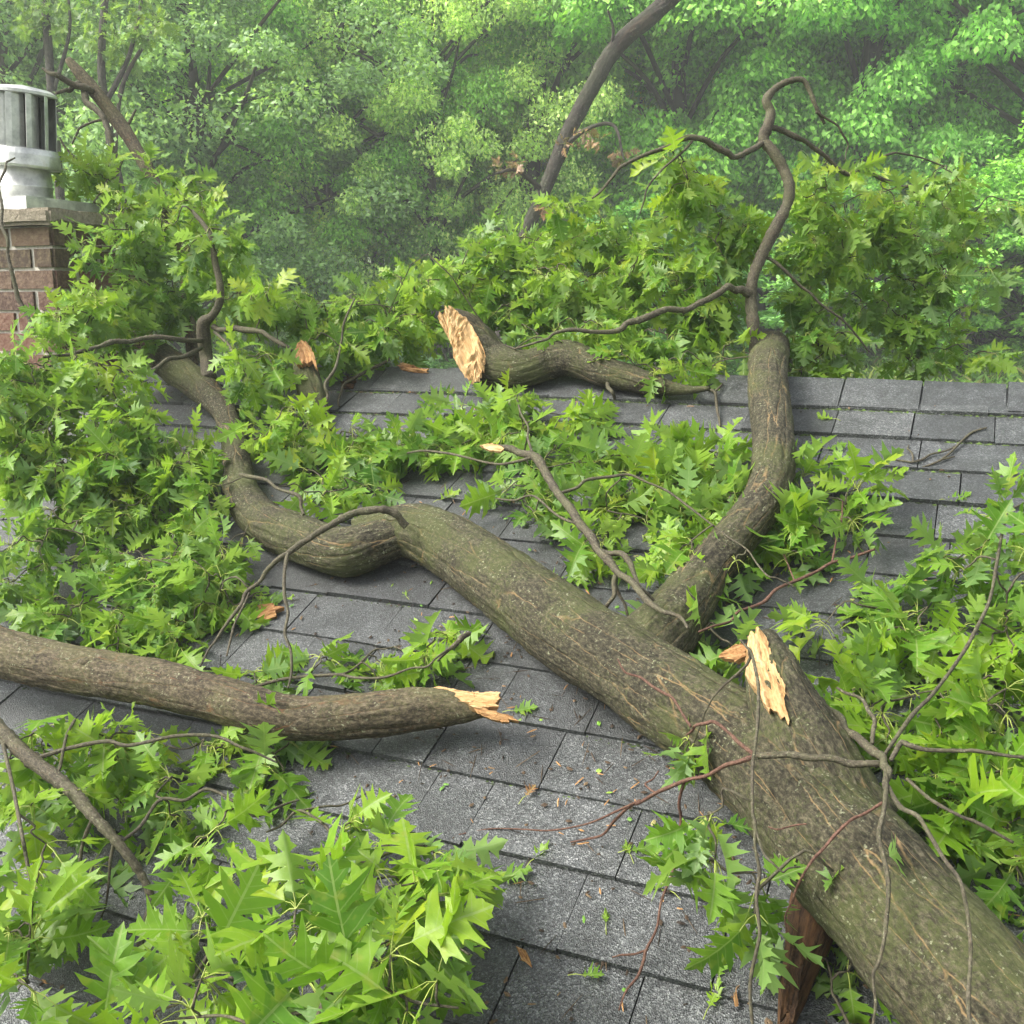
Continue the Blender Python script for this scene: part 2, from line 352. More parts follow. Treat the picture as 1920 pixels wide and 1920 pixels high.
for x in (XL+.35, XR-.35):
    V = [(x, YE+.45, 0), (x, YF-.45, 0), (x, YF-.45, zw), (x, RY, RZ-.22), (x, YE+.45, zw)]
    V += [(a+.12*(1 if x < 0 else -1), b, c) for a, b, c in V]
    mb.add(V, [(0, 1, 2, 3, 4), (9, 8, 7, 6, 5)]+[(j, (j+1) % 5, (j+1) % 5+5, j+5) for j in range(5)])
mb.box(((XL+XR)/2, YE+.51, zw/2), (XR-XL-.96, .12, zw)); mb.box(((XL+XR)/2, YF-.51, zw/2), (XR-XL-.96, .12, zw))
mb.build('wall', M_wall, house)
# chimney: brick stack with corbelled top, mortar crown, galvanised flue cap
cc = pt(101, 500, 3.6)                                   # the near right-hand arris
CW, CD = .74, .46
ctop = pt(95, 423, 3.6)[2]; cbase = roof_z(cc[1])-.35
ccx, ccy = cc[0]-CW/2, cc[1]+CD/2
BH = .074; r = np.random.default_rng(3)
core = MB(); core.box((ccx, ccy, (cbase+ctop)/2), (CW-.014, CD-.014, ctop-cbase-.002)); chim = core.build('chimney', M_mortar, house)
for stained in (0, 1):
    mb = MB(); z = ctop; k = 0
    while z > cbase+BH:
        isst = k < 2
        if isst == bool(stained):
            for face in range(4):
                W = CW if face % 2 == 0 else CD
                ax = [np.array([1., 0, 0]), np.array([0, 1., 0]), np.array([-1., 0, 0]), np.array([0, -1., 0])][face]; nrm = np.array([ax[1], -ax[0], 0])
                x = -W/2 + (0 if k % 2 else -.105)
                while x < W/2-.012:
                    a, b = max(x, -W/2), min(x+.205, W/2)
                    if b-a > .03:
                        hd = CD/2 if face % 2 == 0 else CW/2
                        c = np.array([ccx, ccy, z-BH/2]) + ax*((a+b)/2) + nrm*(hd-.022+r.uniform(-.002, .002))
                        j = r.uniform(-.0015, .0015)
                        mb.box(c, (b-a-.0, .05, BH-.014+j), np.array([ax, nrm, [0, 0, 1.]])) if False else mb.box(c, (max(b-a-.013, .02), .05, BH-.011+j), np.array([ax, nrm, [0, 0, 1.]]))
                    x += .216
        z -= BH; k += 1
    mb.build('brick_course', M_brick2 if stained else M_brick, chim)
bm = bmesh.new(); bmesh.ops.create_cube(bm, size=1)
bmesh.ops.scale(bm, vec=(CW+.07, CD+.07, .055), verts=bm.verts); bmesh.ops.bevel(bm, geom=bm.edges[:], offset=.012, segments=2, affect='EDGES')
bmesh.ops.subdivide_edges(bm, edges=[e for e in bm.edges if e.calc_length() > .1], cuts=10, use_grid_fill=True)
for v in bm.verts: v.co += Vector((ccx, ccy, ctop+.029)); q = v.co*22; v.co += Vector((noise.noise(q), noise.noise(q+Vector((9, 0, 0))), noise.noise(q+Vector((0, 9, 0)))))*.006
me = bpy.data.meshes.new('crown'); bm.to_mesh(me); bm.free(); link('crown', me, M_crown, chim)
ct = ctop+.058
fc = pt(47, 340, 3.85); fx, fy = fc[0], fc[1]
def lathe(prof, c, tilt=None, seg=40):
    V = []; 
    for rr, z in prof:
        for i in range(seg): a = i/seg*2*math.pi; V.append((rr*math.cos(a), rr*math.sin(a), z))
    V = np.array(V)
    if tilt is not None: V = V @ tilt.T
    m = len(prof)
    return V+np.asarray(c), [(i*seg+j, i*seg+(j+1) % seg, (i+1)*seg+(j+1) % seg, (i+1)*seg+j) for i in range(m-1) for j in range(seg)]
mb = MB(); mb.box((fx, fy, ct+.02), (.40, .36, .045)); mb.box((fx, fy, ct+.046), (.37, .33, .010)); mb.build('base_plate', M_galv, chim)
cap = thing('x', None, None); bpy.data.objects.remove(cap)
mb = MB(); zf = ct+.05; mb.add(*lathe([(.094, zf), (.094, zf+.045), (.097, zf+.047), (.097, zf+.053), (.094, zf+.055), (.092, zf+.14)], (fx, fy, 0))); mb.build('flue_pipe', M_galv, chim, smooth=True)
ta = rad(5); tilt = np.array([[math.cos(ta), 0, math.sin(ta)], [0, 1, 0], [-math.sin(ta), 0, math.cos(ta)]])
cb = np.array([fx, fy, zf+.118])
mb = MB(); mb.add(*lathe([(.085, 0), (.128, .004), (.130, .012), (.126, .05), (.120, .07), (.112, .074), (.05, .076)], cb, tilt)); mb.build('cap_band', M_galv, chim); mb = MB()
mb.add(*lathe([(.113, .256), (.121, .260), (.121, .270), (.10, .282), (.001, .298)], cb, tilt)); mb.add(*lathe([(.121, .2602), (.001, .2604)], cb, tilt)); mb.build('cap_lid', M_galv, chim)
mb = MB(); mb.add(*lathe([(.062, .07), (.062, .26)], cb, tilt)); mb.build('cap_shade_core', M_cap_shade, chim, smooth=True)  # added dark core, stands for the shade in the gaps between vanes
mb = MB()
for i in range(11):
    a = i/11*2*math.pi+.2; tg = a+math.pi/2+rad(30); c = np.array([.104*math.cos(a), .104*math.sin(a), 0]); d = np.array([math.cos(tg), math.sin(tg), 0]); nn_ = np.array([-d[1], d[0], 0])
    V = []
    for z in (.071, .258):
        for s_, o_ in ((-.032, .006), (-.014, -.002), (.012, 0), (.030, .004)): V.append(c+d*s_+nn_*o_+np.array([0, 0, z]))
        for s_, o_ in ((.030, .004), (.012, 0), (-.014, -.002), (-.032, .006)): V.append(c+d*s_+nn_*(o_-.0015)+np.array([0, 0, z]))
    V = np.array(V) @ tilt.T + cb
    mb.add(V, [(j, (j+1) % 8, (j+1) % 8+8, j+8) for j in range(8)])
mb.build('vane', M_galv, chim)

# ------------------------------------------------------------------ oak leaves
HALF = [[(0, 0), (.05, .018), (.12, .10), (.155, .20), (.175, .19), (.19, .10), (.235, .042)],
        [(.235, .042), (.30, .15), (.325, .275), (.36, .235), (.40, .27), (.525, .42), (.47, .235), (.445, .055)],
        [(.445, .055), (.52, .15), (.555, .285), (.60, .21), (.65, .235), (.79, .345), (.71, .165), (.675, .05)],
        [(.675, .05), (.76, .10), (.85, .185), (.85, .085), (.92, .075), (.935, .04), (1, 0)]]
def leaf_template(seed):
    r = np.random.default_rng(seed); V = []; faces = []; mids = {}
    def mv(t):
        if t not in mids: mids[t] = len(V); V.append((0, t))
        return mids[t]
    ts = [0, .235, .445, .675, 1]
    for sg in (1, -1):
        sc = r.uniform(.85, 1.15)
        for k, lobe in enumerate(HALF):
            idx = []
            for i, (t, w_) in enumerate(lobe):
                if w_ == 0: idx.append(mv(float(t))); continue
                if i == 0 and k > 0: idx.append(prev); continue
                idx.append(len(V)); V.append((sg*w_*sc*(1+r.normal(0, .06)), t+r.normal(0, .008)))
            prev = idx[-1]
            f = idx + [mv(float(ts[k+1]))] if lobe[-1][1] else idx
            if k > 0: f = f + [mv(float(ts[k]))]
            f = list(dict.fromkeys(f))
            faces.append(f if sg > 0 else f[::-1])
    return np.array(V), faces
LT = [leaf_template(s) for s in (1, 2, 3, 4)]
def leaves_mesh(B, D, Nn, S, r):
    """leaf bases, directions, normals, lengths -> arrays for one mesh"""
    Vs, Ls, Ss, UV = [], [], [], []; nv = nl = 0
    n = len(B); which = r.integers(0, 4, n)
    D = D/np.linalg.norm(D, axis=1)[:, None]; Nn = Nn-D*np.sum(Nn*D, 1)[:, None]; Nn /= np.linalg.norm(Nn, axis=1)[:, None]+1e-9
    C = np.cross(D, Nn)
    for k in range(4):
        ii = np.where(which == k)[0]
        if not len(ii): continue
        T, faces = LT[k]; m = len(ii); w_, t = T[:, 0], T[:, 1]
        fold = r.uniform(-.2, .8, (m, 1)); dr = r.uniform(-.1, .85, (m, 1)); cu = r.uniform(-.7, .5, (m, 1)); tw = r.normal(0, .5, (m, 1)); wv = r.uniform(0, .05, (m, 1)); ph = r.uniform(0, 6, (m, 1))
        z = cu*.22*np.abs(w_)*np.sin(t*9+ph) + .1*np.abs(w_)*np.sin(t*15+ph*2+np.sign(w_)) + fold*np.abs(w_) - dr*t**2*.6 + cu*w_**2*1.2 + tw*w_*t*.6 + wv*np.sin(t*11+ph)*np.sign(w_)*(np.abs(w_) > .01)
        s = S[ii][:, None]; ws = r.uniform(.85, 1.2, (m, 1))
        P = B[ii][:, None, :] + C[ii][:, None, :]*(w_*s*ws)[..., None] + D[ii][:, None, :]*(t*s*(1-.12*dr))[..., None] + Nn[ii][:, None, :]*(z*s)[..., None]
        nvt = len(T); fl = np.concatenate([np.array(f) for f in faces]); st = np.cumsum([0]+[len(f) for f in faces[:-1]])
        Vs.append(P.reshape(-1, 3)); UV.append(np.tile(np.stack([w_+.5, t], 1), (m, 1)))
        Ls.append((fl[None]+(nv+np.arange(m)*nvt)[:, None]).ravel()); Ss.append((st[None]+(nl+np.arange(m)*len(fl))[:, None]).ravel())
        nv += m*nvt; nl += m*len(fl)
    V = np.concatenate(Vs)
    zr = roof_z(V[:, 1])+.010; on = (V[:, 1] > YE) & (V[:, 1] < YF)
    V[:, 2] = np.where(on & (V[:, 2] < zr), zr+np.abs(np.sin(V[:, 0]*170+V[:, 1]*130))*.012, V[:, 2])
    return V, np.concatenate(Ls), np.concatenate(Ss), np.concatenate(UV)
def strips(P0, P1, P2, r0, r1):
    """many thin three-sided curved stalks"""
    n = len(P0); V = []; segs = 3
    ts = [0, .5, 1]
    D = P2-P0; a = np.cross(D, [.2, .1, 1.]); a /= np.linalg.norm(a, axis=1)[:, None]+1e-9; b = np.cross(D, a); b /= np.linalg.norm(b, axis=1)[:, None]+1e-9
    for t, P in zip(ts, (P0, P1, P2)):
        rr = r0*(1-t)+r1*t
        for k in range(3): V.append(P+(a*math.cos(k*2.094)+b*math.sin(k*2.094))*rr)
    V = np.stack(V, 1).reshape(-1, 3)
    f = np.array([[i*3+j, i*3+(j+1) % 3, (i+1)*3+(j+1) % 3, (i+1)*3+j] for i in range(2) for j in range(3)])
    L = (f.ravel()[None]+(np.arange(n)*9)[:, None]).ravel()
    return V, L, np.arange(0, len(L), 4)
UPV = np.array([0, 0, 1.])
def spray(parent, pool, blob, seed, mat=None, dens=1.0, leaf=.094, twig_mat=None, droop=.62):
    """one leafy spray: leaf rosettes inside an ellipsoid, joined by twigs to the nearest wood in pool"""
    r = np.random.default_rng(seed); cx, cy, z, rx, ry = blob[:5]; rd = blob[5] if len(blob) > 5 else .13
    c = pt(cx, cy, z); d = dep(c); area = math.pi*rx*ry*(d/F)**2
    nC = max(2, int(dens*area/.0030))
    q = r.normal(size=(nC*3, 3)); q /= np.linalg.norm(q, axis=1)[:, None]; q *= r.random((nC*3, 1))**.45
    Cn = c + RT*(q[:, :1]*rx*d/F) + UP*(q[:, 1:2]*ry*d/F) + FW*(q[:, 2:]*rd)
    on = (Cn[:, 1] > YE) & (Cn[:, 1] < YF)
    zr = roof_z(Cn[:, 1])+.035
    Cn[:, 2] = np.where(on & (Cn[:, 2] < zr), zr+r.random(len(Cn))*.05, Cn[:, 2]); Cn = Cn[:nC]
    P = np.array(pool); d0 = np.min(np.linalg.norm(Cn[:, None]-P[None], axis=2), axis=1)
    root = {}; mbs = []; B, D, Nn, S, PB = [], [], [], [], []
    for i in np.argsort(d0):
        e = Cn[i]; Pn = np.array(pool); k = np.argmin(np.linalg.norm(Pn-e, axis=1)+r.random(len(Pn))*.02); s0 = Pn[k]; ln = np.linalg.norm(e-s0)
        if ln > .012:
            m1 = s0*.66+e*.34+r.normal(size=3)*ln*.10+UPV*ln*.07; m2 = s0*.33+e*.67+r.normal(size=3)*ln*.09+UPV*ln*.09
            if k not in root: mbs.append(MB()); root[k] = len(mbs)-1
            g_ = root[k]; mbt = mbs[g_]
            pts = tube(mbt, [s0, m1, m2, e], [.0016+.006*min(ln, .35)]*1+[.0018+.003*min(ln, .3), .0017, .0012], 5, 0, k=3)
            for p_ in pts[2:]: root[len(pool)] = g_; pool.append(p_)
        tg = (e-s0)/(ln+1e-6); nl = r.integers(5, 9)
        for j in range(nl):
            back = 0 if j < nl-2 or ln < .05 else r.uniform(.1, .5)
            b0 = e-tg*ln*back*.6 if back else e
            dv = tg*r.uniform(.1, .8)+r.normal(size=3)*.62-UPV*droop*r.uniform(.2, 1.3); dv /= np.linalg.norm(dv)
            pl = r.uniform(.018, .038)*leaf/.11
            B.append(b0+dv*pl); PB.append(b0); D.append(dv); Nn.append(UPV*.62+r.normal(size=3)*.58); S.append(leaf*r.choice([.62, .8, 1, 1.15])*r.uniform(.85, 1.1))
    B, D, Nn, S, PB = map(np.array, (B, D, Nn, S, PB))
    V, L, St, UVv = leaves_mesh(B, D, Nn, S, r)
    Vp, Lp, Sp = strips(PB, (PB+B)/2+UPV*.004, B+D*.004, .0011, .0008)
    V2 = np.vstack([V, Vp]); L2 = np.concatenate([L, Lp+len(V)]); S2 = np.concatenate([St, Sp+len(L)])
    mi = np.concatenate([np.zeros(len(St), int), np.ones(len(Sp), int)])
    me = mesh_np('leaf_spray', V2, L2, S2, mi, np.vstack([UVv, np.full((len(Vp), 2), .9)]))
    o = link('leaf_spray', me, [mat or (M_leafy if r.random() < .28 else M_leaf), M_pet], parent)
    for mbt in mbs: mbt.build('twig', twig_mat or M_twig, o, smooth=True, bark=True)
    return o
def plane_slab(name, outline, thick, mat, parent, rough=.006, seed=0, grain=(0, 1), back=None):
    """a torn face of wood: ragged outline with real thickness and splintered relief; outline points are (x, y, z)"""
    r = random.Random(seed); P = [Vector(pt(*a)) for a in outline]; c = sum(P, Vector())/len(P)
    nrm = Vector((0, 0, 0))
    for i in range(len(P)): nrm += (P[i]-c).cross(P[(i+1) % len(P)]-c)
    nrm.normalize()
    if nrm.dot(Vector(CAM)-c) < 0: nrm = -nrm
    g = (Vector(pt(*grain[1]))-Vector(pt(*grain[0]))).normalized(); sd = nrm.cross(g)
    Q = []
    for i in range(len(P)):
        a, b = P[i], P[(i+1) % len(P)]; m = max(1, int((b-a).length/.005)); en = abs((b-a).normalized().dot(sd))
        for k in range(m): Q.append(a.lerp(b, k/m)+g*r.gauss(0, .0018+.0055*en)+sd*r.gauss(0, .0009))
    bm = bmesh.new(); vs = [bm.verts.new(q) for q in Q]; f = bm.faces.new(vs)
    bmesh.ops.triangulate(bm, faces=[f])
    for _ in range(3): bmesh.ops.subdivide_edges(bm, edges=[e for e in bm.edges if e.calc_length() > .007 and not e.is_boundary], cuts=1, use_grid_fill=False); bmesh.ops.triangulate(bm, faces=bm.faces[:])
    bm.normal_update()
    for v in bm.verts:
        s_ = v.co.dot(sd); t_ = v.co.dot(g)
        v.co += nrm*(rough*(1.3*noise.noise(Vector((s_*120, t_*10, seed)))+.8*noise.noise(Vector((s_*300, t_*26, seed+3)))))
    top = bm.faces[:]
    ex = bmesh.ops.extrude_face_region(bm, geom=top)
    nv = [e for e in ex['geom'] if isinstance(e, bmesh.types.BMVert)]
    for v in nv: v.co = v.co-nrm*thick*(1+.25*noise.noise(v.co*40))+(c-v.co)*.12
    bmesh.ops.recalc_face_normals(bm, faces=bm.faces[:])
    me = bpy.data.meshes.new(name); bm.to_mesh(me); bm.free()
    at = me.attributes.new('bark', 'FLOAT_VECTOR', 'POINT')
    at.data.foreach_set('vector', np.array([[v.co.dot(sd), v.co.dot(nrm), v.co.dot(g)] for v in me.vertices], np.float32).ravel())
    return link(name, me, mat, parent)

# ------------------------------------------------------------------ the fallen tree
tree = thing('fallen_tree', 'big mossy oak trunk fallen diagonally across the grey shingles with forked limbs', 'fallen tree', tuple(pt(1400, 1410, .02)))
pool_main = []
def part(name, Nn, mat, parent, pool=None, **k):
    o, pts = limb(name, Nn, mat, parent, **k)
    if pool is not None: pool.extend(list(pts[::2]))
    return o
pl_l, pl_r, pl_s = [], [], []
part('trunk', [(2080,2160,.17,153.3),(1990,2060,.17,145.5),(1840,1885,.165,133.9),(1710,1742,.16,124.2),(1600,1618,.15,116.4),(1505,1505,.14,108.6),(1405,1412,.125,95.8),(1300,1338,.115,86.5),(1190,1262,.105,80.0),(1075,1190,.098,74.4),(960,1105,.09,67.0),(870,1040,.08,59.5),(800,1003,.075,53.0),(730,995,.07,44.6),(670,1010,.065,37.2)], M_bark, tree, amp=.055)
part('limb', [(760,1000,.075,36.0),(710,1018,.07,41.4),(650,1035,.068,45.0),(600,1025,.066,45.0),(540,1000,.065,42.3),(485,968,.062,37.8),(452,920,.06,30.6),(444,865,.06,25.2),(434,812,.065,21.6),(415,765,.075,22.5),(375,724,.085,27.9),(330,692,.095,29.7),(300,668,.10,26.1),(285,650,.10,13.5)], M_bark, tree, pl_l, amp=.07)
part('limb', [(1165,1265,.10,72),(1232,1200,.095,68),(1285,1130,.09,52),(1332,1062,.09,41),(1385,1000,.095,39),(1430,940,.10,39),(1450,870,.11,39),(1448,800,.11,38),(1441,735,.10,36),(1440,690,.09,35),(1443,664,3.02,35),(1447,655,3.18,33),(1452,662,3.36,30),(1458,690,3.6,26)], M_bark, tree, amp=.05)
part('snapped_stub', [(1590,1560,.13,95),(1540,1460,.17,84),(1495,1375,.19,74),(1462,1300,.21,60),(1445,1240,.22,44),(1436,1195,.225,22)], M_bark, tree, amp=.06)
plane_slab('torn_wood', [(1403,1192,.262),(1420,1174,.265),(1438,1192,.263),(1445,1222,.262),(1460,1260,.26),(1473,1287,.258),(1470,1312,.255),(1481,1354,.25),(1465,1343,.25),(1435,1325,.252),(1424,1300,.255),(1398,1268,.258),(1398,1230,.26)], .02, M_wood, tree, .005, 3, ((1420,1180,.25),(1475,1340,.25)))
plane_slab('torn_wood', [(1345,1230,.21),(1372,1208,.22),(1402,1204,.24),(1400,1226,.24),(1376,1240,.22)], .012, M_wood2, tree, .005, 4, ((1345,1230,.2),(1402,1210,.24)))
part('shoot', [(1424,700,.07,13),(1418,660,2.97,13),(1412,610,2.98,12),(1408,560,3.0,11),(1412,520,3.0,11),(1430,475,3.02,11),(1455,425,3.03,11),(1475,385,3.05,10.5),(1480,350,3.05,10),(1468,315,3.06,9.5),(1450,285,3.06,10),(1432,262,3.07,11),(1440,235,3.07,10),(1445,210,3.08,9),(1437,188,3.08,8.5),(1455,165,3.1,7),(1480,152,3.1,6),(1505,150,3.1,5),(1518,170,3.1,4.5),(1530,200,3.1,4),(1546,232,3.12,3)], M_twig, tree, pl_s, amp=.1)
for nn_ in ([(1430,268,3.07,7),(1400,285,3.0,6),(1375,295,2.97,5.5),(1340,275,2.95,7),(1300,258,2.93,6.5),(1270,265,2.92,5),(1210,290,2.9,4),(1150,330,2.88,3.5),(1110,372,2.86,2.2)],
            [(1442,238,3.07,7),(1470,246,3.1,6),(1510,265,3.12,5),(1550,295,3.15,4.5),(1590,327,3.18,4.5),(1620,314,3.2,4),(1665,340,3.25,4),(1710,350,3.3,3.5),(1735,390,3.3,2.5)],
            [(1590,327,3.18,3),(1640,300,3.2,2.5),(1690,288,3.25,2.2),(1770,312,3.3,1.8)],
            [(1408,550,3.0,8),(1390,543,2.98,7.5),(1365,537,2.95,6.5),(1330,560,2.92,6),(1290,580,2.9,6),(1250,580,2.88,6),(1200,600,2.86,6.5),(1165,617,2.85,5.5),(1110,622,2.84,4),(1040,625,2.83,3),(1005,642,2.82,2.2)],
            [(1435,482,3.02,4),(1475,510,3.02,3.5),(1520,550,3.03,3),(1580,600,3.05,2.5),(1630,660,3.1,2)],
            [(1530,210,3.1,3),(1570,235,3.12,2.5),(1590,270,3.14,2),(1585,300,3.14,1.6)],
            [(1300,262,2.93,3),(1250,310,2.9,2.5),(1215,350,2.9,2),(1200,400,2.92,1.8)]):
    part('branch', nn_, M_twig, tree, pl_s, amp=.1)
for nn_ in ([(392,712,.11,14),(387,670,3.38,12),(382,630,3.36,12),(382,605,3.34,11),(398,592,3.33,7),(412,565,3.33,7),(412,530,3.33,6.5),(403,490,3.34,6),(398,450,3.35,5.5),(385,425,3.36,4.5),(360,395,3.38,3)],
            [(380,638,3.35,5.5),(330,636,3.2,5.5),(270,634,3.15,5),(230,640,3.1,5),(180,652,3.05,4.5),(130,665,3.0,3.5),(80,670,2.95,2.5)],
            [(378,652,3.33,5),(340,670,3.15,4.5),(290,692,3.05,4),(245,712,3.0,4),(200,737,2.95,3.5),(150,765,2.9,3),(112,779,2.88,2.2)],
            [(400,612,3.34,6),(440,615,3.3,6),(490,622,3.25,5.5),(530,646,3.2,5),(548,658,3.2,3.5)],
            [(402,622,3.34,3.5),(440,665,3.2,3),(480,688,3.1,2.5)],
            [(450,890,.13,4),(500,900,.16,4),(560,930,.15,4),(570,965,.12,3)],
            [(762,987,.15,9),(745,966,.18,8),(715,955,.2,8.5),(670,960,.2,7.5),(620,985,.19,7),(580,1010,.18,6),(540,1037,.17,5.5),(500,1070,.15,5),(462,1110,.13,4.5),(440,1150,.11,4),(405,1200,.09,3),(375,1250,.07,2.2)],
            [(540,1037,.17,4),(533,1080,.16,3.8),(540,1150,.13,3.5),(545,1220,.1,3),(540,1290,.07,2.2)],
            [(470,1100,.13,3),(440,1170,.1,2.5),(425,1230,.08,2)],
            [(880,1188,.13,5),(862,1200,.14,6),(845,1215,.13,4),(820,1240,.11,2.5)]):
    part('branch', nn_, M_twig, tree, pl_l, amp=.1)
part('snapped_branch', [(1560,1640,.07,52),(1530,1710,.05,44),(1508,1790,.035,36),(1485,1870,.02,27),(1470,1930,.012,14)], M_rot, tree, amp=.22)
plane_slab('torn_wood', [(1490,1760,.085),(1512,1790,.08),(1500,1850,.06),(1488,1915,.05),(1462,1920,.05),(1470,1840,.06)], .015, M_rot, tree, .008, 9, ((1500,1760,.08),(1475,1920,.05)))
SD = [100]
def sprays(parent, pool, blobs, **k):
    for b in blobs:
        SD[0] += 1; kk = dict(k)
        if len(b) > 6: kk.update(b[6])
        spray(parent, pool, b[:6], SD[0], **kk)
Yl = dict(mat=M_leafy)
LL = dict(leaf=.084, dens=1.25)
sprays(tree, pl_l, [(250,450,3.55,95,60,.2),(390,470,3.4,70,50,.15),(300,565,3.6,140,50,.15),(470,570,3.4,100,45,.2),(190,580,3.3,70,45,.15),
    (60,690,2.95,85,65,.15),(180,710,2.95,100,50,.15),(80,800,2.85,95,75,.15),(230,800,2.85,95,50,.12),(330,870,2.75,80,55,.1),(160,890,2.75,110,50,.1),
    (490,690,3.1,55,50,.12),(520,820,2.9,75,60,.1),(610,930,2.65,50,30,.06,Yl),(610,890,2.75,50,35,.06),(660,820,2.9,50,30,.06),
    (400,1090,2.4,70,55,.1),(270,1080,2.5,60,70,.1),(160,1150,2.4,60,50,.08),(330,1190,2.3,70,50,.08),(180,1030,2.55,60,40,.08),(60,1010,2.55,50,50,.08),(440,1040,2.5,50,40,.08),(90,1060,2.5,40,30,.06),(520,790,3.05,25,45,.05),(355,820,2.95,40,40,.07),(300,950,2.7,60,45,.08),(380,950,2.65,50,45,.08),(230,960,2.7,60,45,.08),(30,760,2.85,50,60,.1),(30,900,2.75,50,50,.1),(230,1170,2.4,60,45,.07),(500,680,3.4,40,40,.1),(650,670,3.45,40,35,.1),(420,1160,2.35,45,45,.06,Yl),(120,620,3.2,60,35,.1),(300,850,2.8,80,60,.07),(120,960,2.65,80,35,.07),(200,880,2.75,70,50,.06),(60,850,2.8,60,60,.07),(350,1030,2.5,70,50,.07),(560,850,2.9,45,35,.05),(300,1120,2.4,50,50,.06),(450,1120,2.35,40,35,.05),(100,1130,2.45,60,35,.05),(370,1200,2.25,60,35,.05),(240,1230,2.25,50,20,.04),(470,740,3.2,40,40,.07),(540,770,3.1,30,30,.05),(640,860,2.85,50,35,.06),(20,1080,2.5,40,40,.05),(700,910,2.65,40,25,.05),(230,630,3.5,60,35,.1)], **LL)
sprays(tree, pl_s, [(720,580,3.6,90,45,.2),(850,545,3.6,100,45,.2),(960,470,3.6,80,60,.2),(1050,430,3.4,80,45,.15,Yl),(1080,540,3.4,110,60,.2),(1200,520,3.3,100,65,.2),(1275,350,3.05,55,70,.1,Yl),(1350,430,3.1,60,55,.12),(1310,520,3.1,70,55,.15),
    (1060,610,3.1,90,25,.1),(690,640,3.4,70,35,.12),(1290,695,2.92,60,26,.06,Yl),(1240,705,2.95,40,20,.05),(1150,655,3.0,40,28,.06),(620,640,3.4,60,40,.12),(560,570,3.6,70,40,.15),(780,620,3.5,70,40,.15),(900,590,3.5,80,35,.15),(1000,560,3.5,70,45,.15),(1180,600,3.2,70,30,.12),(1250,640,3.1,60,30,.1),(1350,600,3.1,50,40,.1),(1370,660,3.05,40,30,.08),(1130,450,3.4,60,50,.15),(1240,450,3.3,60,55,.15),(800,520,3.7,90,35,.15),(900,520,3.6,80,40,.15),(660,590,3.6,60,40,.12),(1290,300,3.0,40,30,.08,Yl),(1290,600,3.1,60,30,.1),(1400,440,3.1,40,50,.1),(1010,620,3.2,60,30,.08)], **LL)
sprays(tree, pl_s, [(1540,360,3.2,60,50,.12),(1650,395,3.3,95,45,.15),(1755,375,3.35,60,45,.12,dict(dens=.6)),(1560,460,3.25,70,55,.15),(1720,510,3.3,65,75,.15),(1690,610,3.35,50,50,.12),(1545,640,3.2,55,40,.1),(1800,600,3.4,50,40,.1,dict(dens=.6)),(1620,480,3.4,60,40,.15),(1510,560,3.2,45,50,.1),(1520,690,3.1,55,25,.06),(1590,660,3.2,50,30,.08),(1640,560,3.3,50,40,.1),(1790,450,3.4,40,50,.1),(1740,640,3.4,45,40,.1),(1720,680,3.3,50,25,.06),(1500,440,3.2,45,50,.1),(1500,620,3.15,35,40,.08),(1845,520,3.4,40,55,.1,dict(dens=.5)),(1870,400,3.4,45,35,.1,dict(dens=.35)),(1830,660,3.3,40,30,.08,dict(dens=.5)),(1800,330,3.4,40,25,.08,dict(dens=.35)),(1660,440,3.3,60,40,.1)], **LL)

# ------------------------------------------------------------------ broken limbs lying about
bl = thing('broken_limb', 'thick brown limb lying across the left foreground with a pale splintered end', 'broken limb', tuple(pt(560, 1390, .01)))
part('limb', [(-120,1178,.14,43),(-40,1207,.14,43),(20,1229,.14,43),(100,1249,.135,43),(200,1265,.13,44),(300,1282,.125,43),(400,1308,.12,42),(480,1332,.11,41),(560,1346,.10,40),(640,1345,.09,40),(720,1337,.085,41),(790,1329,.08,39),(840,1326,.078,34),(875,1330,.076,25),(905,1336,.075,10)], M_bark2, bl, amp=.06)
part('knot', [(150,1262,.14,24),(163,1245,.165,15),(172,1238,.175,5)], M_bark2, bl, amp=.3)
plane_slab('torn_wood', [(803,1288,.105),(830,1287,.107),(850,1292,.107),(880,1296,.107),(936,1298,.107),(939,1310,.104),(920,1326,.1),(890,1328,.1),(868,1314,.105),(840,1307,.108),(822,1301,.108)], .02, M_wood, bl, .004, 5, ((803,1290,.1),(938,1304,.1)))
plane_slab('torn_wood', [(886,1322,.1),(912,1330,.098),(960,1342,.092),(969,1350,.09),(945,1352,.088),(914,1346,.09),(895,1338,.095)], .014, M_wood2, bl, .004, 6, ((890,1325,.1),(966,1348,.09)))
rl = thing('broken_limb', 'crooked limb lying along the roof ridge, its broad pale torn end tipped upward', 'broken limb', tuple(pt(1030, 710, .0)))
part('limb', [(868,640,3.18,30),(892,662,3.18,42),(920,680,3.17,41),(955,692,.07,36),(990,690,.07,33),(1028,677,.08,32),(1064,672,.085,32),(1098,682,.075,30),(1135,697,.064,28),(1180,709,.055,25),(1220,720,.05,20),(1250,727,.045,14),(1290,731,.045,8),(1330,728,.06,4)], M_bark, rl, amp=.07)
part('limb', [(846,596,3.2,20),(872,612,3.2,26),(895,640,3.2,34),(915,668,3.2,36),(940,690,3.2,30)], M_bark, rl, amp=.06)
plane_slab('torn_wood', [(820,592,3.13),(833,580,3.13),(851,577,3.13),(862,590,3.13),(876,597,3.13),(898,634,3.11),(911,666,3.10),(908,692,3.09),(898,712,3.08),(884,720,3.08),(872,706,3.08),(860,690,3.09),(851,672,3.10),(848,650,3.11),(838,628,3.12),(826,608,3.13)], .03, M_wood, rl, .009, 7, ((840,585,3.1),(895,715,3.1)))
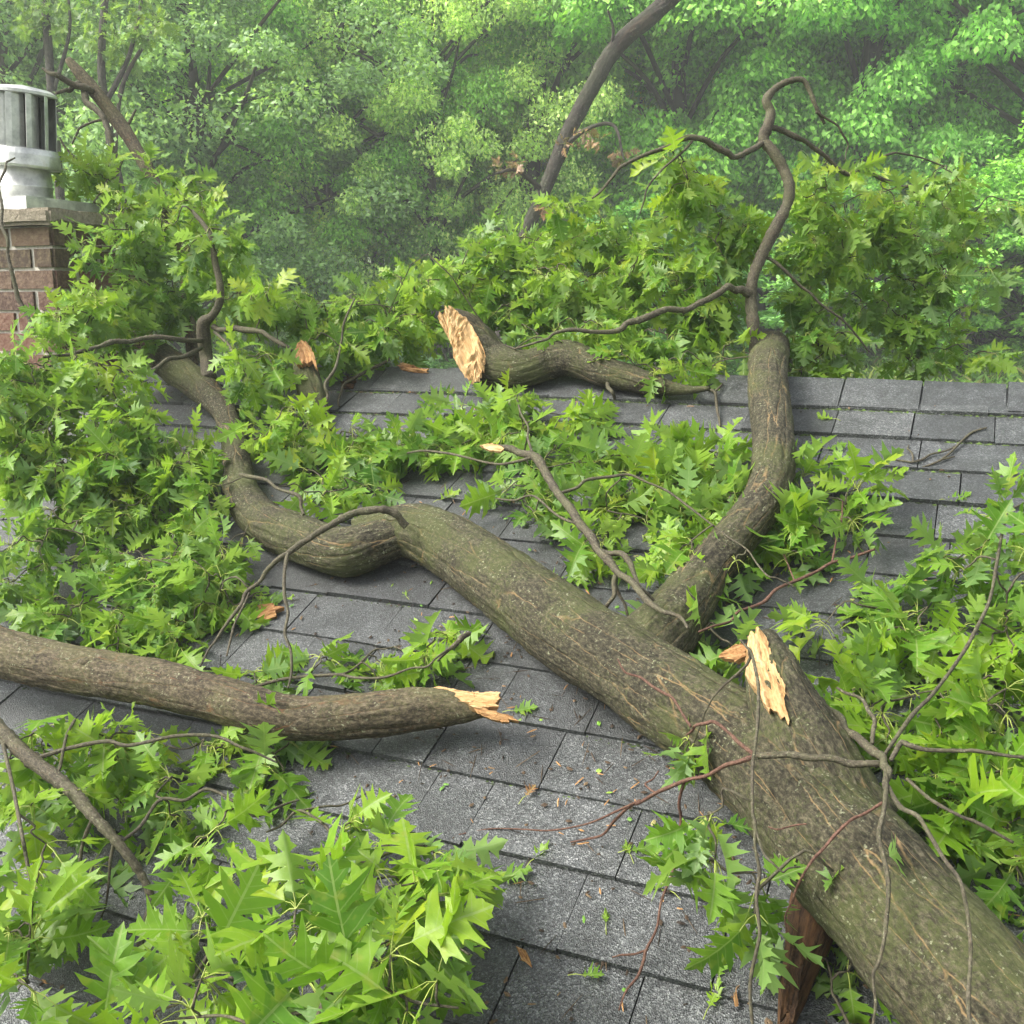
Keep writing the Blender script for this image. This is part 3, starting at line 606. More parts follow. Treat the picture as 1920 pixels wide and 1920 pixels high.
part('twig', [(1140,715,.05,5),(1148,735,.05,4),(1152,750,.02,2.5)], M_twig, rl)
bs = thing('broken_branch', 'short dark branch stub standing upright with an orange snapped tip left of the bare shingles', 'broken branch', tuple(pt(600, 800, .0)))
part('stub', [(607,812,.01,13),(595,775,.045,20),(584,738,.08,24),(575,705,.11,23),(571,680,.135,19),(570,668,.145,13)], M_bark, bs, amp=.12)
plane_slab('torn_wood', [(553,652,.18),(561,640,.185),(577,643,.185),(588,662,.175),(595,692,.16),(586,678,.165),(571,680,.165),(556,684,.165)], .018, M_wood2, bs, .006, 8, ((565,642,.18),(575,685,.16)))
part('twig', [(612,812,.03,4),(606,770,.1,4),(610,720,.15,3.5),(640,640,3.3,2.5),(665,560,3.35,2)], M_twig, bs)
mbp = []
cbp = []
cb_ = thing('broken_branch', 'thin dark bare stem with a pale peeled tip among leafy twigs over the middle roof', 'broken branch', tuple(pt(1050, 950, .01)))
part('stem', [(925,838,.17,6),(960,842,.175,7.5),(1000,855,.18,9),(1025,890,.185,9.5),(1050,930,.185,9),(1085,980,.18,9),(1120,1030,.175,8.5),(1160,1075,.18,7.5),(1200,1110,.19,7),(1240,1145,.2,5.5),(1290,1178,.21,3)], M_twig, cb_, cbp, amp=.1)
plane_slab('torn_wood', [(902,833,.18),(925,832,.18),(946,838,.18),(944,846,.178),(918,843,.178)], .008, M_wood, cb_, .002, 2, ((902,836,.18),(946,842,.18)))
for nn_ in ([(1128,1035,.175,7),(1165,1038,.19,7),(1186,1068,.19,6),(1200,1100,.18,4),(1230,1130,.15,2.5)], [(1155,1078,.17,6),(1152,1115,.15,5),(1130,1145,.12,4),(1102,1170,.09,3)], [(1150,1085,.16,4),(1170,1130,.12,3),(1178,1160,.1,2.2)],
            [(1050,925,.18,4),(1100,900,.18,3.5),(1180,890,.17,3),(1250,920,.15,2.5),(1330,980,.14,2)], [(1090,985,.18,3.5),(1000,930,.14,2.5),(930,935,.1,2)], [(1000,857,.18,3),(930,870,.16,2.5),(840,850,.13,2.5),(760,850,.1,2)], [(1000,855,.18,3),(990,800,.17,2.5),(970,750,.13,2)],
            [(1330,980,.14,2),(1400,1030,.13,2),(1440,1080,.12,1.8),(1490,1100,.1,1.6)]):
    part('twig', nn_, M_twig, cb_, cbp, amp=.1)
sprays(cb_, cbp, [(775,840,2.85,75,45,.07),(860,800,2.9,65,40,.07),(955,765,2.95,45,40,.06,Yl),(930,850,2.75,60,40,.07),(970,950,2.6,70,40,.06),(1080,820,2.8,55,30,.06),(1110,905,2.65,50,35,.05),
    (1215,915,2.6,75,40,.06,Yl),(1285,970,2.5,90,50,.07),(1360,1040,2.4,75,40,.07),(1180,1070,2.4,60,35,.06),(1130,1120,2.3,45,30,.05),(1260,1040,2.4,60,35,.06),(1180,960,2.5,60,40,.06),(1340,930,2.5,45,40,.06,Yl),(1400,1000,2.3,55,35,.05),(1320,1010,2.35,60,40,.05,Yl),(890,850,2.8,60,40,.06),(720,860,2.8,45,40,.06),(1020,900,2.65,60,40,.06),(820,860,2.8,90,40,.06),(960,800,2.85,80,40,.06,Yl),(1000,990,2.5,50,35,.05),(1240,960,2.45,80,45,.06),(1300,900,2.55,60,30,.05,Yl),(1110,1100,2.3,50,40,.05),(1230,1090,2.3,60,30,.05),(1440,1030,2.25,50,30,.05),(1300,1050,2.12,60,40,.04,Yl),(1360,985,2.2,55,35,.04),(1260,1090,2.08,45,28,.03),(1400,1045,2.1,50,30,.04),(1240,880,2.6,55,30,.05),(1070,860,2.7,60,35,.05)], droop=.3)
lb = thing('leafy_branch', 'dense leafy spray with yellowish twigs beside the upright limb, right of the pale stub', 'leafy branch', tuple(pt(1540, 1050, .01)))
lp = []
for nn_ in ([(1640,1030,.07,3.5),(1560,1055,.08,4),(1490,1090,.09,4.5),(1430,1130,.1,4.5),(1370,1165,.12,4),(1310,1185,.16,3)], [(1560,1055,.08,3),(1570,1000,.08,2.5),(1580,940,.06,2)], [(1490,1090,.09,2.5),(1470,1040,.1,2)]): part('twig', nn_, M_red, lb, lp, amp=.1)
sprays(lb, lp, [(1550,960,2.35,70,50,.06),(1590,1000,2.3,50,40,.05),(1540,1060,2.25,75,40,.06),(1450,1080,2.25,50,35,.06),(1500,1130,2.15,50,25,.05),(1310,1200,1.95,30,30,.04,dict(dens=.7)),(1385,1240,1.85,14,30,.03,dict(dens=.7))], droop=.3)
# leafy branch under and before the broken limb, bottom left
fb = thing('leafy_branch', 'leafy dark stemmed branch at the bottom left corner below the brown limb', 'leafy branch', tuple(pt(250, 1600, .01)))
fp = []
part('stem', [(-60,1310,.2,16),(0,1370,.2,15),(60,1425,.19,14),(130,1480,.18,13),(175,1530,.17,11),(225,1585,.14,9),(265,1640,.1,8),(283,1690,.07,8),(270,1740,.05,7),(255,1790,.03,6),(210,1838,.02,4)], M_twig, fb, fp, amp=.1)
for nn_ in ([(140,1350,.2,3.5),(120,1400,.2,3.5),(108,1450,.19,3)], [(175,1530,.16,5),(150,1620,.1,3.5),(145,1680,.06,2.5)], [(215,1575,.14,4),(205,1640,.1,3),(190,1720,.05,2)], [(225,1580,.13,4),(300,1500,.14,4),(390,1480,.13,3.5),(480,1530,.1,3.5),(560,1500,.07,2.5)],
            [(60,1425,.19,5),(200,1390,.2,4.5),(330,1380,.2,4),(450,1400,.18,3),(520,1430,.15,2)], [(260,1750,.04,3),(150,1740,.03,3),(70,1800,.03,2.5),(30,1860,.02,2)], [(0,1370,.2,5),(40,1560,.25,4),(60,1680,.2,3),(50,1850,.12,2)]): part('twig', nn_, M_twig, fb, fp, amp=.1)
sprays(fb, fp, [(120,1360,1.9,85,40,.08,Yl),(270,1400,1.9,95,55,.08),(400,1400,1.95,70,50,.07),(490,1450,1.9,60,60,.06),(390,1540,1.7,60,60,.06),(180,1480,1.85,80,50,.05),(50,1450,1.85,60,60,.05),(60,1600,1.62,75,70,.05,dict(leaf=.125)),(60,1730,1.55,60,60,.06),(150,1630,1.75,40,40,.03,dict(dens=.5)),(40,1860,1.35,50,50,.06),(330,1470,1.8,50,40,.06),(90,1520,1.72,70,50,.06),(30,1780,1.5,50,50,.05),(330,1550,1.75,45,35,.04),(200,1400,1.95,70,45,.06,Yl),(520,1400,1.95,40,40,.05)])
# bottom centre spray
gb = thing('leafy_branch', 'bright big leaved spray pointing at the viewer at the bottom, left of the bare shingles', 'leafy branch', tuple(pt(600, 1750, .01)))
gp = []
for nn_ in ([(500,1560,.05,2.5),(560,1520,.09,3.5),(620,1560,.12,4),(690,1620,.16,4.5),(720,1700,.2,5),(650,1800,.24,6),(600,1900,.28,8),(570,2000,.3,10)], [(690,1620,.16,3.5),(760,1590,.15,3),(820,1580,.12,2.5)], [(650,1800,.24,4),(560,1840,.23,4),(470,1835,.2,4),(360,1840,.16,3)], [(720,1700,.2,4),(800,1740,.22,3.5),(880,1790,.22,2.5)], [(600,1900,.28,5),(480,1920,.26,4),(330,1910,.2,3)], [(560,1520,.09,2.5),(640,1510,.07,2),(700,1480,.05,1.5)], [(340,1870,.12,4),(430,1740,.09,4.5),(500,1660,.06,3.5),(560,1600,.05,2.5)], [(650,1800,.24,4),(740,1860,.27,4),(860,1890,.25,3)]): part('twig', nn_, M_twig, gb, gp, amp=.1)
big = dict(leaf=.108, dens=1.15); bigy = dict(leaf=.115, mat=M_leafy, dens=1.1)
sprays(gb, gp, [(640,1560,1.62,70,45,.05,Yl),(760,1590,1.55,75,45,.05),(700,1670,1.45,100,55,.06,bigy),(560,1720,1.4,80,60,.06,bigy),(800,1760,1.3,80,60,.05,big),(760,1840,1.22,75,55,.04,bigy),(600,1850,1.25,100,60,.06,big),(400,1730,1.55,30,25,.02,Yl),(410,1880,1.3,90,50,.05,bigy),(250,1920,1.42,90,25,.04,big),(700,1770,1.3,70,50,.05),(620,1640,1.5,80,50,.05,bigy),(560,1880,1.25,80,45,.05,bigy),(760,1900,1.2,60,40,.04,bigy),(750,1720,1.38,60,50,.04,bigy),(430,1840,1.4,55,30,.04,big)], droop=.55)
# leaves between the trunk and the broken limb
hb = thing('leafy_branch', 'flattened leafy twig on the shingles behind the pale splintered end of the brown limb', 'leafy branch', tuple(pt(650, 1260, .01)))
hp = []
for nn_ in ([(470,1290,.04,3),(560,1270,.06,3.5),(640,1265,.08,3.5),(720,1270,.1,3),(800,1250,.12,2.5),(850,1210,.13,2)], [(640,1265,.08,2.5),(700,1220,.05,2),(750,1210,.04,1.6)]): part('twig', nn_, M_twig, hb, hp, amp=.1)
sprays(hb, hp, [(600,1275,2.1,70,28,.05),(700,1255,2.1,70,28,.05),(500,1280,2.15,50,30,.05),(790,1270,2.05,45,28,.04),(820,1195,2.1,20,45,.03,dict(mat=M_leafy, dens=.55))])
# right-hand leafy branch with bare hanging twigs
rb = thing('leafy_branch', 'lush bright leafy branch along the right edge whose bare twigs hang over the trunk', 'leafy branch', tuple(pt(1700, 1450, .01)))
rp = []
part('stem', [(1530,1312,.1,9),(1548,1328,.14,9),(1585,1370,.2,9),(1622,1396,.24,8.5),(1655,1420,.27,9.5),(1667,1446,.28,9),(1662,1480,.28,7)], M_twig, rb, rp, amp=.15)
for nn_ in ([(1655,1432,.27,9),(1635,1432,.275,8.5),(1560,1422,.28,8),(1480,1415,.28,8),(1415,1418,.27,7)], [(1660,1440,.28,6),(1657,1520,.29,5.5),(1655,1600,.29,5),(1665,1690,.28,4.5),(1658,1760,.27,4),(1637,1830,.25,3.5),(1635,1930,.22,3)],
            [(1665,1475,.28,6),(1720,1530,.29,5.5),(1770,1610,.29,5),(1810,1690,.29,5),(1820,1790,.28,5),(1824,1940,.27,4)], [(1670,1425,.28,6),(1690,1393,.28,6),(1740,1406,.28,5),(1830,1408,.28,4.5),(1940,1420,.27,4)], [(1635,1395,.25,4.5),(1640,1350,.26,4),(1615,1310,.25,4),(1570,1290,.2,3)],
            [(1655,1420,.27,4),(1750,1300,.25,4),(1830,1180,.22,4),(1870,1050,.18,3.5),(1890,950,.12,2.5)], [(1700,1460,.28,4),(1800,1530,.28,4),(1900,1580,.26,3.5)]): part('twig', nn_, M_twig, rb, rp, amp=.12)
for nn_ in ([(1415,1418,.27,6.5),(1360,1435,.26,5.5),(1290,1462,.22,5),(1230,1487,.17,4.5),(1180,1512,.1,4.5),(1130,1565,.04,3.5),(1070,1579,.02,2.2)], [(1415,1415,.27,5.5),(1370,1377,.26,5),(1335,1353,.26,5),(1305,1360,.25,4.5),(1288,1378,.22,2.5)], [(1295,1362,.25,4),(1262,1310,.24,4),(1225,1288,.22,4),(1175,1262,.21,3),(1158,1235,.22,1.8)],
            [(1283,1464,.21,4),(1277,1540,.14,4),(1268,1612,.09,3.8),(1240,1690,.06,3.5),(1212,1780,.04,4),(1196,1830,.03,4),(1160,1895,.02,2)], [(1215,1780,.04,3),(1180,1790,.03,3),(1148,1795,.02,1.8)], [(1200,1500,.13,3),(1100,1545,.05,2.5),(980,1555,.02,2.2),(860,1565,.01,1.5)], [(1230,1487,.17,3),(1210,1470,.16,2.5),(1235,1445,.18,2)],
            [(1655,1505,.28,4.5),(1595,1538,.27,4),(1545,1590,.26,4),(1512,1630,.25,3.5),(1485,1690,.2,3),(1474,1745,.15,2)], [(1512,1545,.25,2.5),(1460,1555,.24,2.5),(1440,1550,.23,1.8)]): part('twig', nn_, M_red, rb, rp, amp=.12)
sprays(rb, rp, [(1870,985,2.0,60,45,.06),(1810,1080,1.95,80,55,.07),(1870,1160,1.85,70,60,.08),(1770,1190,1.85,70,50,.07),(1880,1270,1.75,60,60,.08),(1730,1290,1.8,70,40,.06),(1810,1340,1.7,80,45,.07,bigy),(1640,1345,1.75,60,28,.05),(1600,1305,1.8,50,25,.04),(1700,1150,1.95,35,40,.05),(2010,1080,1.85,70,80,.08),(2010,1280,1.7,70,70,.08),(2000,1480,1.6,70,70,.08),(1960,930,2.05,50,40,.06),(1900,1560,1.6,50,50,.06),(1880,1430,1.6,60,50,.07,big),(1790,1470,1.6,65,45,.06,bigy),(1860,1550,1.55,70,60,.08,big),(1750,1570,1.6,50,45,.06),(1890,1660,1.5,45,60,.06),(1640,1200,2.0,40,30,.04,dict(dens=.55)),(1560,1260,1.95,45,25,.04,dict(dens=.6)),(1650,1270,1.9,40,25,.04,dict(dens=.6)),(1900,1080,1.9,50,60,.07),(1840,1250,1.8,60,45,.06),(1700,1220,1.9,50,35,.05),(1700,1400,1.7,60,35,.05),(1740,1490,1.62,50,40,.05),(1900,1340,1.65,50,50,.06),(1830,1620,1.55,50,45,.05),(1900,1760,1.45,40,50,.05),(1640,1400,1.75,30,30,.04)], droop=.45)
vb = thing('hanging_twig', 'long straight green twig hanging down before the trunk with three sprigs of leaves', 'twig', tuple(pt(1415, 1900, .02)))
vp = []
part('stem', [(1388,1200,.31,2),(1408,1222,.32,3),(1422,1290,.33,3.5),(1416,1400,.33,3.5),(1411,1520,.32,3.8),(1416,1590,.31,4),(1418,1680,.28,4),(1419,1780,.24,4),(1413,1950,.17,4)], M_twig, vb, vp, amp=.1)
part('twig', [(1412,1540,.32,3),(1440,1610,.32,2.5),(1468,1635,.31,2.2),(1500,1625,.3,1.8)], M_twig, vb, vp, amp=.1)
sprays(vb, vp, [(1325,1545,1.35,26,30,.02,dict(dens=.9, leaf=.085)),(1345,1610,1.35,24,26,.02,dict(dens=.9, leaf=.085)),(1410,1690,1.33,26,36,.02,dict(dens=.9, leaf=.09)),(1290,1400,1.6,16,14,.02,dict(dens=.8, leaf=.07)),(1640,1620,1.33,18,14,.02,dict(dens=.5, leaf=.07))], droop=.7)
ub = thing('leafy_branch', 'shaded leaves poking out from beneath the trunk at the bottom right', 'leafy branch', tuple(pt(1570, 1880, .01)))
up_ = [pt(1600, 1960, .06)]
part('twig', [(1620,2000,.07,5),(1590,1920,.06,4),(1560,1860,.05,3),(1550,1800,.04,2)], M_twig, ub, up_, amp=.1)
sprays(ub, up_, [(1560,1890,1.42,65,35,.04),(1640,1880,1.42,50,30,.04),(1585,1800,1.5,30,45,.03,dict(dens=.6))])
# the bare stick and bough by the chimney
ds = thing('dead_branch', 'bare broken stick leaning up out of the leaves beside the metal chimney cap', 'dead branch', tuple(pt(345, 560, 3.9)))
dp = []
part('stem', [(128,112,4.1,7),(150,138,4.1,11),(185,180,4.1,12),(230,240,4.1,13),(265,297,4.05,12),(300,370,4.0,12),(325,430,3.95,11),(350,490,3.9,12),(350,560,3.85,11),(360,640,3.8,12),(370,720,3.72,12)], M_bark2, ds, dp, amp=.1)
for nn_ in ([(175,172,4.08,6),(140,160,4.05,6),(105,140,4.0,5),(80,128,4.0,2)], [(150,155,4.08,5),(130,170,4.05,5),(105,175,4.0,3)], [(158,172,4.08,6),(162,192,4.05,6),(192,218,4.02,5),(208,260,4.0,4),(220,308,4.0,3)], [(190,225,4.02,3),(150,240,4.0,2.5),(135,270,4.0,2)], [(112,258,4.0,2),(140,295,4.0,3),(172,318,4.0,2.5)], [(240,235,4.1,3.5),(255,205,4.1,2)], [(300,372,4,4),(330,365,3.95,3),(350,330,3.9,2)], [(230,300,4,3),(200,340,3.9,3),(175,380,3.85,2)]): part('twig', nn_, M_twig, ds, dp, amp=.12)
sprays(ds, dp, [(180,320,3.95,60,40,.15,Yl),(330,330,3.85,55,32,.12),(240,390,3.85,80,40,.15,Yl),(370,400,3.7,50,50,.12),(420,480,3.6,40,40,.1)])
ct_ = thing('hanging_twig', 'thin bare twig draped down the chimney from the metal cap', 'twig', tuple(pt(60, 605, 3.4)))
part('stem', [(28,296,3.66,1.8),(12,305,3.62,2.2),(2,335,3.58,2.5),(4,390,3.5,3),(14,450,3.46,4),(22,510,3.45,4.5),(34,560,3.45,5),(58,605,3.44,5),(80,650,3.4,4)], M_twig, ct_, amp=.12)

# ------------------------------------------------------------------ small things on the roof
def loose_leaf(x, y, s, ang, mat, label, cat='leaf', name='loose_leaf', curl=1.):
    SD[0] += 1; r = np.random.default_rng(SD[0]); p = pt(x, y, .012)
    d = np.array([math.cos(ang), 0, 0])+SR*math.sin(ang); nn_ = NR+r.normal(size=3)*.12
    V, L, S_, U = leaves_mesh(np.array([p-d*s/2]), np.array([d]), np.array([nn_]), np.array([s]), r)
    Vp, Lp, Sp = strips(np.array([p-d*(s/2+.02)]), np.array([p-d*(s/2+.008)+NR*.003]), np.array([p-d*s*.48]), .001, .0008)
    me = mesh_np(name, np.vstack([V, Vp]), np.concatenate([L, Lp+len(V)]), np.concatenate([S_, Sp+len(L)]), [0]*len(S_)+[1]*len(Sp), np.vstack([U, np.full((9, 2), .9)]))
    tag(link(name, me, [mat, M_pet]), label, cat, 'loose leaves on the shingles')
for a in [(1015,1597,.035,1.2,M_leafy,'small pale leaf lying on the course line, lower middle of the bare shingles'),
          (965,1640,.06,.4,M_leaf,'dark bluish green leaf flat on a shingle left of the small pale leaf'),
          (1176,1590,.025,2.2,M_leafy,'tiny yellow green leaf scrap beside a dark leaf under the reddish twigs'),
          (1213,1588,.055,.5,M_leaf,'dark green leaf on the shingles just right of a tiny yellow green scrap'),
          (1136,1718,.022,1.9,M_leafy,'narrow pale leaf fragment alone in the middle of a shingle below the reddish twig fork'),
          (1113,1828,.035,.3,M_leaf,'small green leaf low on the roof, left of the hanging reddish twig tip'),
          (1246,1660,.03,2.6,M_leafy,'pale leaf scrap touching the hanging reddish twig'),
          (1352,1808,.04,1.6,M_leaf,'small leaf near the straight hanging twig, bottom right of the shingles'),
          (1340,1865,.04,1.4,M_leafy,'yellowish shrivelled leaf at the bottom of the roof beside the straight hanging twig'),
          (1570,840,.055,.2,M_leaf,'blue green leaf lying on the shingles right of the upright limb'),
          (1546,782,.05,2.8,M_leafy,'pale yellow leaf on the first course under the ridge right of the limb'),
          (1685,886,.055,.1,M_leafy,'yellow green leaf on a course line right of the leafy spray top'),
          (1800,935,.06,.3,M_leaf,'pale green upturned leaf just left of the right edge branch tip'),
          (1395,915,.045,1.1,M_leafy,'pale leaf lodged at the left foot of the upright limb'),
          (1045,1100,.09,.35,M_leaf,'large dark blue green leaf lying alone above the trunk, middle of the roof'),
          (950,1035,.03,1.5,M_leaf,'small green leaf on the shingles above the middle of the trunk'),
          (758,1115,.02,2.5,M_leafy,'tiny pale leaf scrap under the bulge of the trunk'),
          (545,1122,.025,.2,M_leafy,'tiny pale leaf scrap beneath the forked bulge left of the trunk'),
          (985,1330,.05,.4,M_leaf,'dark green leaf on the shingles just right of the splintered limb tip'),
          (845,930,.06,.8,M_leafy,'yellow green leaf curled up on the shingles above the trunk bulge'),
          (995,1482,.03,1.3,M_dead,'small dark curled leaf on the course line in the middle of the bare shingles'),
          (690,800,.08,2.2,M_leaf,'blue green leaf on the shingles right of the dark upright stub')]:
    loose_leaf(*a)
def chip(outline, mat, label, seed, grain, th=.012, name='wood_chip', cat='wood chip'):
    e = plane_slab(name, outline, th, mat, None, .006, seed, grain); tag(e, label, cat)
chip([(481,1150,.02),(484,1136,.025),(505,1132,.028),(524,1140,.025),(516,1156,.018),(498,1162,.014),(484,1158,.016)], M_wood2, 'orange brown chip of wood lying on the shingles under the trunk bulge', 21, ((480,1150,.02),(524,1140,.02)))
chip([(742,684,.03),(755,678,.04),(772,684,.035),(785,690,.03),(806,692,.026),(800,699,.02),(778,698,.02),(756,694,.02)], M_wood2, 'long curled strip of torn orange wood on the ridge left of the pale limb end', 22, ((742,684,.03),(806,694,.02)))
chip([(1375,1852,.02),(1381,1850,.02),(1383,1885,.012),(1378,1887,.012)], M_wood2, 'upright sliver of brown wood at the bottom right of the bare shingles', 23, ((1378,1852,.02),(1380,1886,.01)), .006)
chip([(640,715,.02),(652,705,.024),(664,712,.024),(660,727,.016),(645,728,.014)], M_rot, 'crumbly brown bark scrap at the left end of the bare ridge', 24, ((640,715,.02),(664,720,.02)))
chip([(975,1788,.02),(984,1780,.024),(990,1790,.022),(985,1803,.012),(977,1806,.012)], M_wood2, 'small curled brown flake beside the tip of the biggest bottom leaf', 25, ((975,1788,.02),(985,1804,.012)), .005)
def ftwig(Ns, label, mat=None):
    t = thing('fallen_twig', label, 'twig', tuple(pt(Ns[0][0][0], Ns[0][0][1], .0)))
    for q in Ns: part('twig', q, mat or M_dark_t, t, amp=.15)
M_dark_t = M_twig
ftwig([[(1680,862,.012,2),(1712,866,.016,2.6),(1745,852,.014,2.4),(1790,838,.012,2)], [(1712,866,.016,2),(1706,845,.012,2),(1704,835,.01,1.5)]], 'thin curved dark twig lying on the shingles right of the upright limb')
ftwig([[(1730,876,.01,2),(1765,862,.016,2.6),(1800,830,.014,2.6),(1850,802,.012,2)], [(1765,862,.016,2),(1790,856,.012,1.8)]], 'mossy forked twig slanting across the shingle courses near the right edge')
ftwig([[(1318,708,.02,3),(1340,735,.03,3.5),(1345,770,.02,3),(1350,800,.012,2)], [(1340,735,.03,2.6),(1355,720,.03,2)]], 'small dark forked twig hooked over the ridge left of the upright limb')
ftwig([[(1090,785,.02,2.5),(1130,782,.03,3),(1160,765,.02,2.5)], [(1130,782,.03,2),(1142,772,.03,2)]], 'dark twig lying on the shingles just below the middle of the ridge limb')
ftwig([[(636,762,.02,2),(640,735,.03,3),(660,712,.03,3.5),(700,690,.05,4),(748,662,.08,3)]], 'slender grey twig rising from the ridge end towards the torn orange strip')
ftwig([[(1210,868,.012,1.6),(1280,866,.014,2),(1340,868,.012,1.6)]], 'straight thin brown twig on the shingles left of the upright limb')
# crumbs of bark, wood and torn leaf scattered on the shingles
r = np.random.default_rng(31); mb = MB()
for k in range(1500):
    x = r.uniform(60, 1900); y = r.uniform(735, 1915)
    if k % 3: x = np.clip(r.normal(1000, 380), 0, 1900); y = np.clip(r.normal(1150+(x-1000)*.5, 260), 735, 1915)
    p = pt(x, y, .011); a = r.uniform(0, 6.28); e1 = np.array([math.cos(a), 0, 0])+SR*math.sin(a); e2 = np.cross(NR, e1)
    ty = r.choice(4, p=[.55, .25, .08, .12]); l, w_, h = [(r.uniform(.002, .007), r.uniform(.0015, .004), .0018), (r.uniform(.008, .03), r.uniform(.0006, .0012), .001), (r.uniform(.003, .008), r.uniform(.002, .005), .0012), (r.uniform(.004, .012), r.uniform(.0008, .002), .0012)][ty]
    V = [p+e1*l*a_+e2*w_*b_*r.uniform(.7, 1.2)+NR*c_ for a_, b_, c_ in ((-1, -.4, -.001), (0, -1, 0), (1, -.3, -.001), (.9, .5, 0), (0, 1, -.001), (-.8, .6, 0), (0, 0, h))]
    mb.add(V, [(i, (i+1) % 6, 6) for i in range(6)], [0, 0, 1, 2][ty])
tag(mb.build('litter', [M_crumb, M_grass, M_wood2]), 'tiny crumbs of bark, wood and torn leaf scattered over the shingles', 'litter', kind='stuff')
# moss along the shingle edges
mb = MB(); r = np.random.default_rng(8)
def lump(c, s):
    e1 = np.array([1., 0, 0])*s*r.uniform(.8, 1.8); e2 = SR*s*r.uniform(.5, 1); e3 = NR*s*r.uniform(.4, .8)
    V = [c+e1, c+.5*e1+.8*e2, c-.5*e1+.8*e2, c-e1, c-.5*e1-.8*e2, c+.5*e1-.8*e2, c+e3+r.normal(size=3)*s*.15]
    mb.add(V, [(i, (i+1) % 6, 6) for i in range(6)])
for i in list(range(1, 14)):
    v = .587*HC+EXP*i if i < 13 else VR-.152
    amt = {13: 1.0, 12: .9, 11: .6, 10: .45, 9: .3, 8: .25}.get(i, .22)
    for _ in range(int(1500*amt)):
        u = r.uniform(-3.4, .9)
        if noise.noise(Vector((u*3.1, i*7.3, 0))) < .15-.45*amt: continue
        lump(FOOT+SR*(v-.002+r.normal(0, .0028))+NR*.003+np.array([u, 0, 0]), r.uniform(.002, .0055)*(1 if i > 8 else .7))
tag(mb.build('moss', M_moss, smooth=True), 'dark green moss growing along the edges of the upper shingle courses', 'moss', kind='stuff')

# ------------------------------------------------------------------ the wood behind
def crown_arrays(seed, nb, nl, leafs, shape=(1., 1., 1.), droop=.3, low=.1):
    """unit tree: height 1, crown radius about .32; boughs spread through the crown, each a flattened drooping mass of leaves"""
    r = np.random.default_rng(seed); Vs = []
    k = 0; cs = []
    while len(cs) < nb:
        p = r.uniform(-1, 1, 3)
        if p @ p < 1 and p @ p > r.random()**1.5*.8: cs.append(p)
    cs = np.array(cs)
    wob = np.array([noise.noise(Vector(c*1.7+seed)) for c in cs])
    zz = low+(1-low)*(cs[:, 2]*.5+.5)
    rad_ = .33*(1+.55*wob)*(1-.35*np.clip(cs[:, 2], 0, 1)); C = np.stack([cs[:, 0]*rad_*shape[0], cs[:, 1]*rad_*shape[1], zz*shape[2]*(1+.05*wob)], 1)
    sz = r.uniform(.035, .085, nb)
    m = int(nl/nb); which = np.repeat(np.arange(nb), m)
    q = r.normal(size=(len(which), 3)); q /= np.linalg.norm(q, axis=1)[:, None]; q *= r.random((len(q), 1))**.4
    P = C[which]+q*np.stack([sz, sz, sz*.6], 1)[which]
    P[:, 2] -= droop*(np.linalg.norm(q[:, :2], axis=1)**2)*sz[which]
    out = q.copy(); out[:, 2] *= .3
    D = out*.8+r.normal(size=P.shape)*.5-UPV*.5*droop/.3; D /= np.linalg.norm(D, axis=1)[:, None]
    Nn = UPV*.9+q*.5+r.normal(size=P.shape)*.55; Nn -= D*np.sum(Nn*D, 1)[:, None]; Nn /= np.linalg.norm(Nn, axis=1)[:, None]
    S = np.cross(D, Nn); s = leafs*r.uniform(.6, 1.3, (len(P), 1))
    V = np.stack([P-D*s*.5, P+S*s*.3-Nn*s*.06, P+D*s*.55-Nn*s*.08, P-S*s*.3-Nn*s*.06], 1)
    return V.reshape(-1, 3), C
def quads(name, V):
    n_ = len(V)//4; return mesh_np(name, V, np.arange(n_*4), np.arange(0, n_*4, 4), smooth=False)
VAR = []
for i, (seed, nb, nl, lf, sh, dr, lo) in enumerate([(1, 150, 84000, .0098, (1, 1, 1), .3, .06), (2, 200, 84000, .0092, (1.15, 1.15, .95), .15, .05), (3, 120, 90000, .0094, (.8, .8, 1), .6, .12), (4, 170, 84000, .0096, (1.1, 1.1, 1), .4, .1), (5, 110, 50000, .0102, (.9, .9, 1), .35, .18), (6, 70, 17000, .027, (1, 1, 1), .3, .05), (7, 90, 20000, .022, (1.1, 1.1, 1), .2, .03)]):
    V, C = crown_arrays(seed, nb, nl, lf, sh, dr, lo); me = quads('crown', V); me.materials.append(M_far)
    mb = MB(); r = np.random.default_rng(seed+50)
    hgt = .86; lean = r.normal(0, .02, 2)
    TP = [np.array([lean[0]*t*t+.01*math.sin(t*7+seed), lean[1]*t*t+.01*math.cos(t*6), t*hgt-.02]) for t in (0, .2, .4, .6, .8, 1)]
    tube(mb, TP, [.02, .0165, .013, .010, .006, .002], 10, .12, 30., k=4)
    for c in C[r.permutation(len(C))[:34]]:
        t = np.clip(c[2]/hgt-.16, .08, .92); s0 = np.array([np.interp(t, np.linspace(0, 1, 6), [p[j] for p in TP]) for j in range(3)])
        m1 = s0*.5+c*.5+np.array([0, 0, .02])+r.normal(0, .012, 3); tube(mb, [s0, m1, c], [.0062*(1-t*.6), .0038, .0012], 5, 0, k=4)
    tm = mb.build('trunk', M_dark, None, smooth=True, bark=True); tme = tm.data; bpy.data.objects.remove(tm); VAR.append((me, tme, V))
def place(px, D):
    a = math.atan((px-960)/F); x = D*(RT*math.tan(a)+np.array([-math.sin(AZ), math.cos(AZ), 0])); return x[0], x[1]
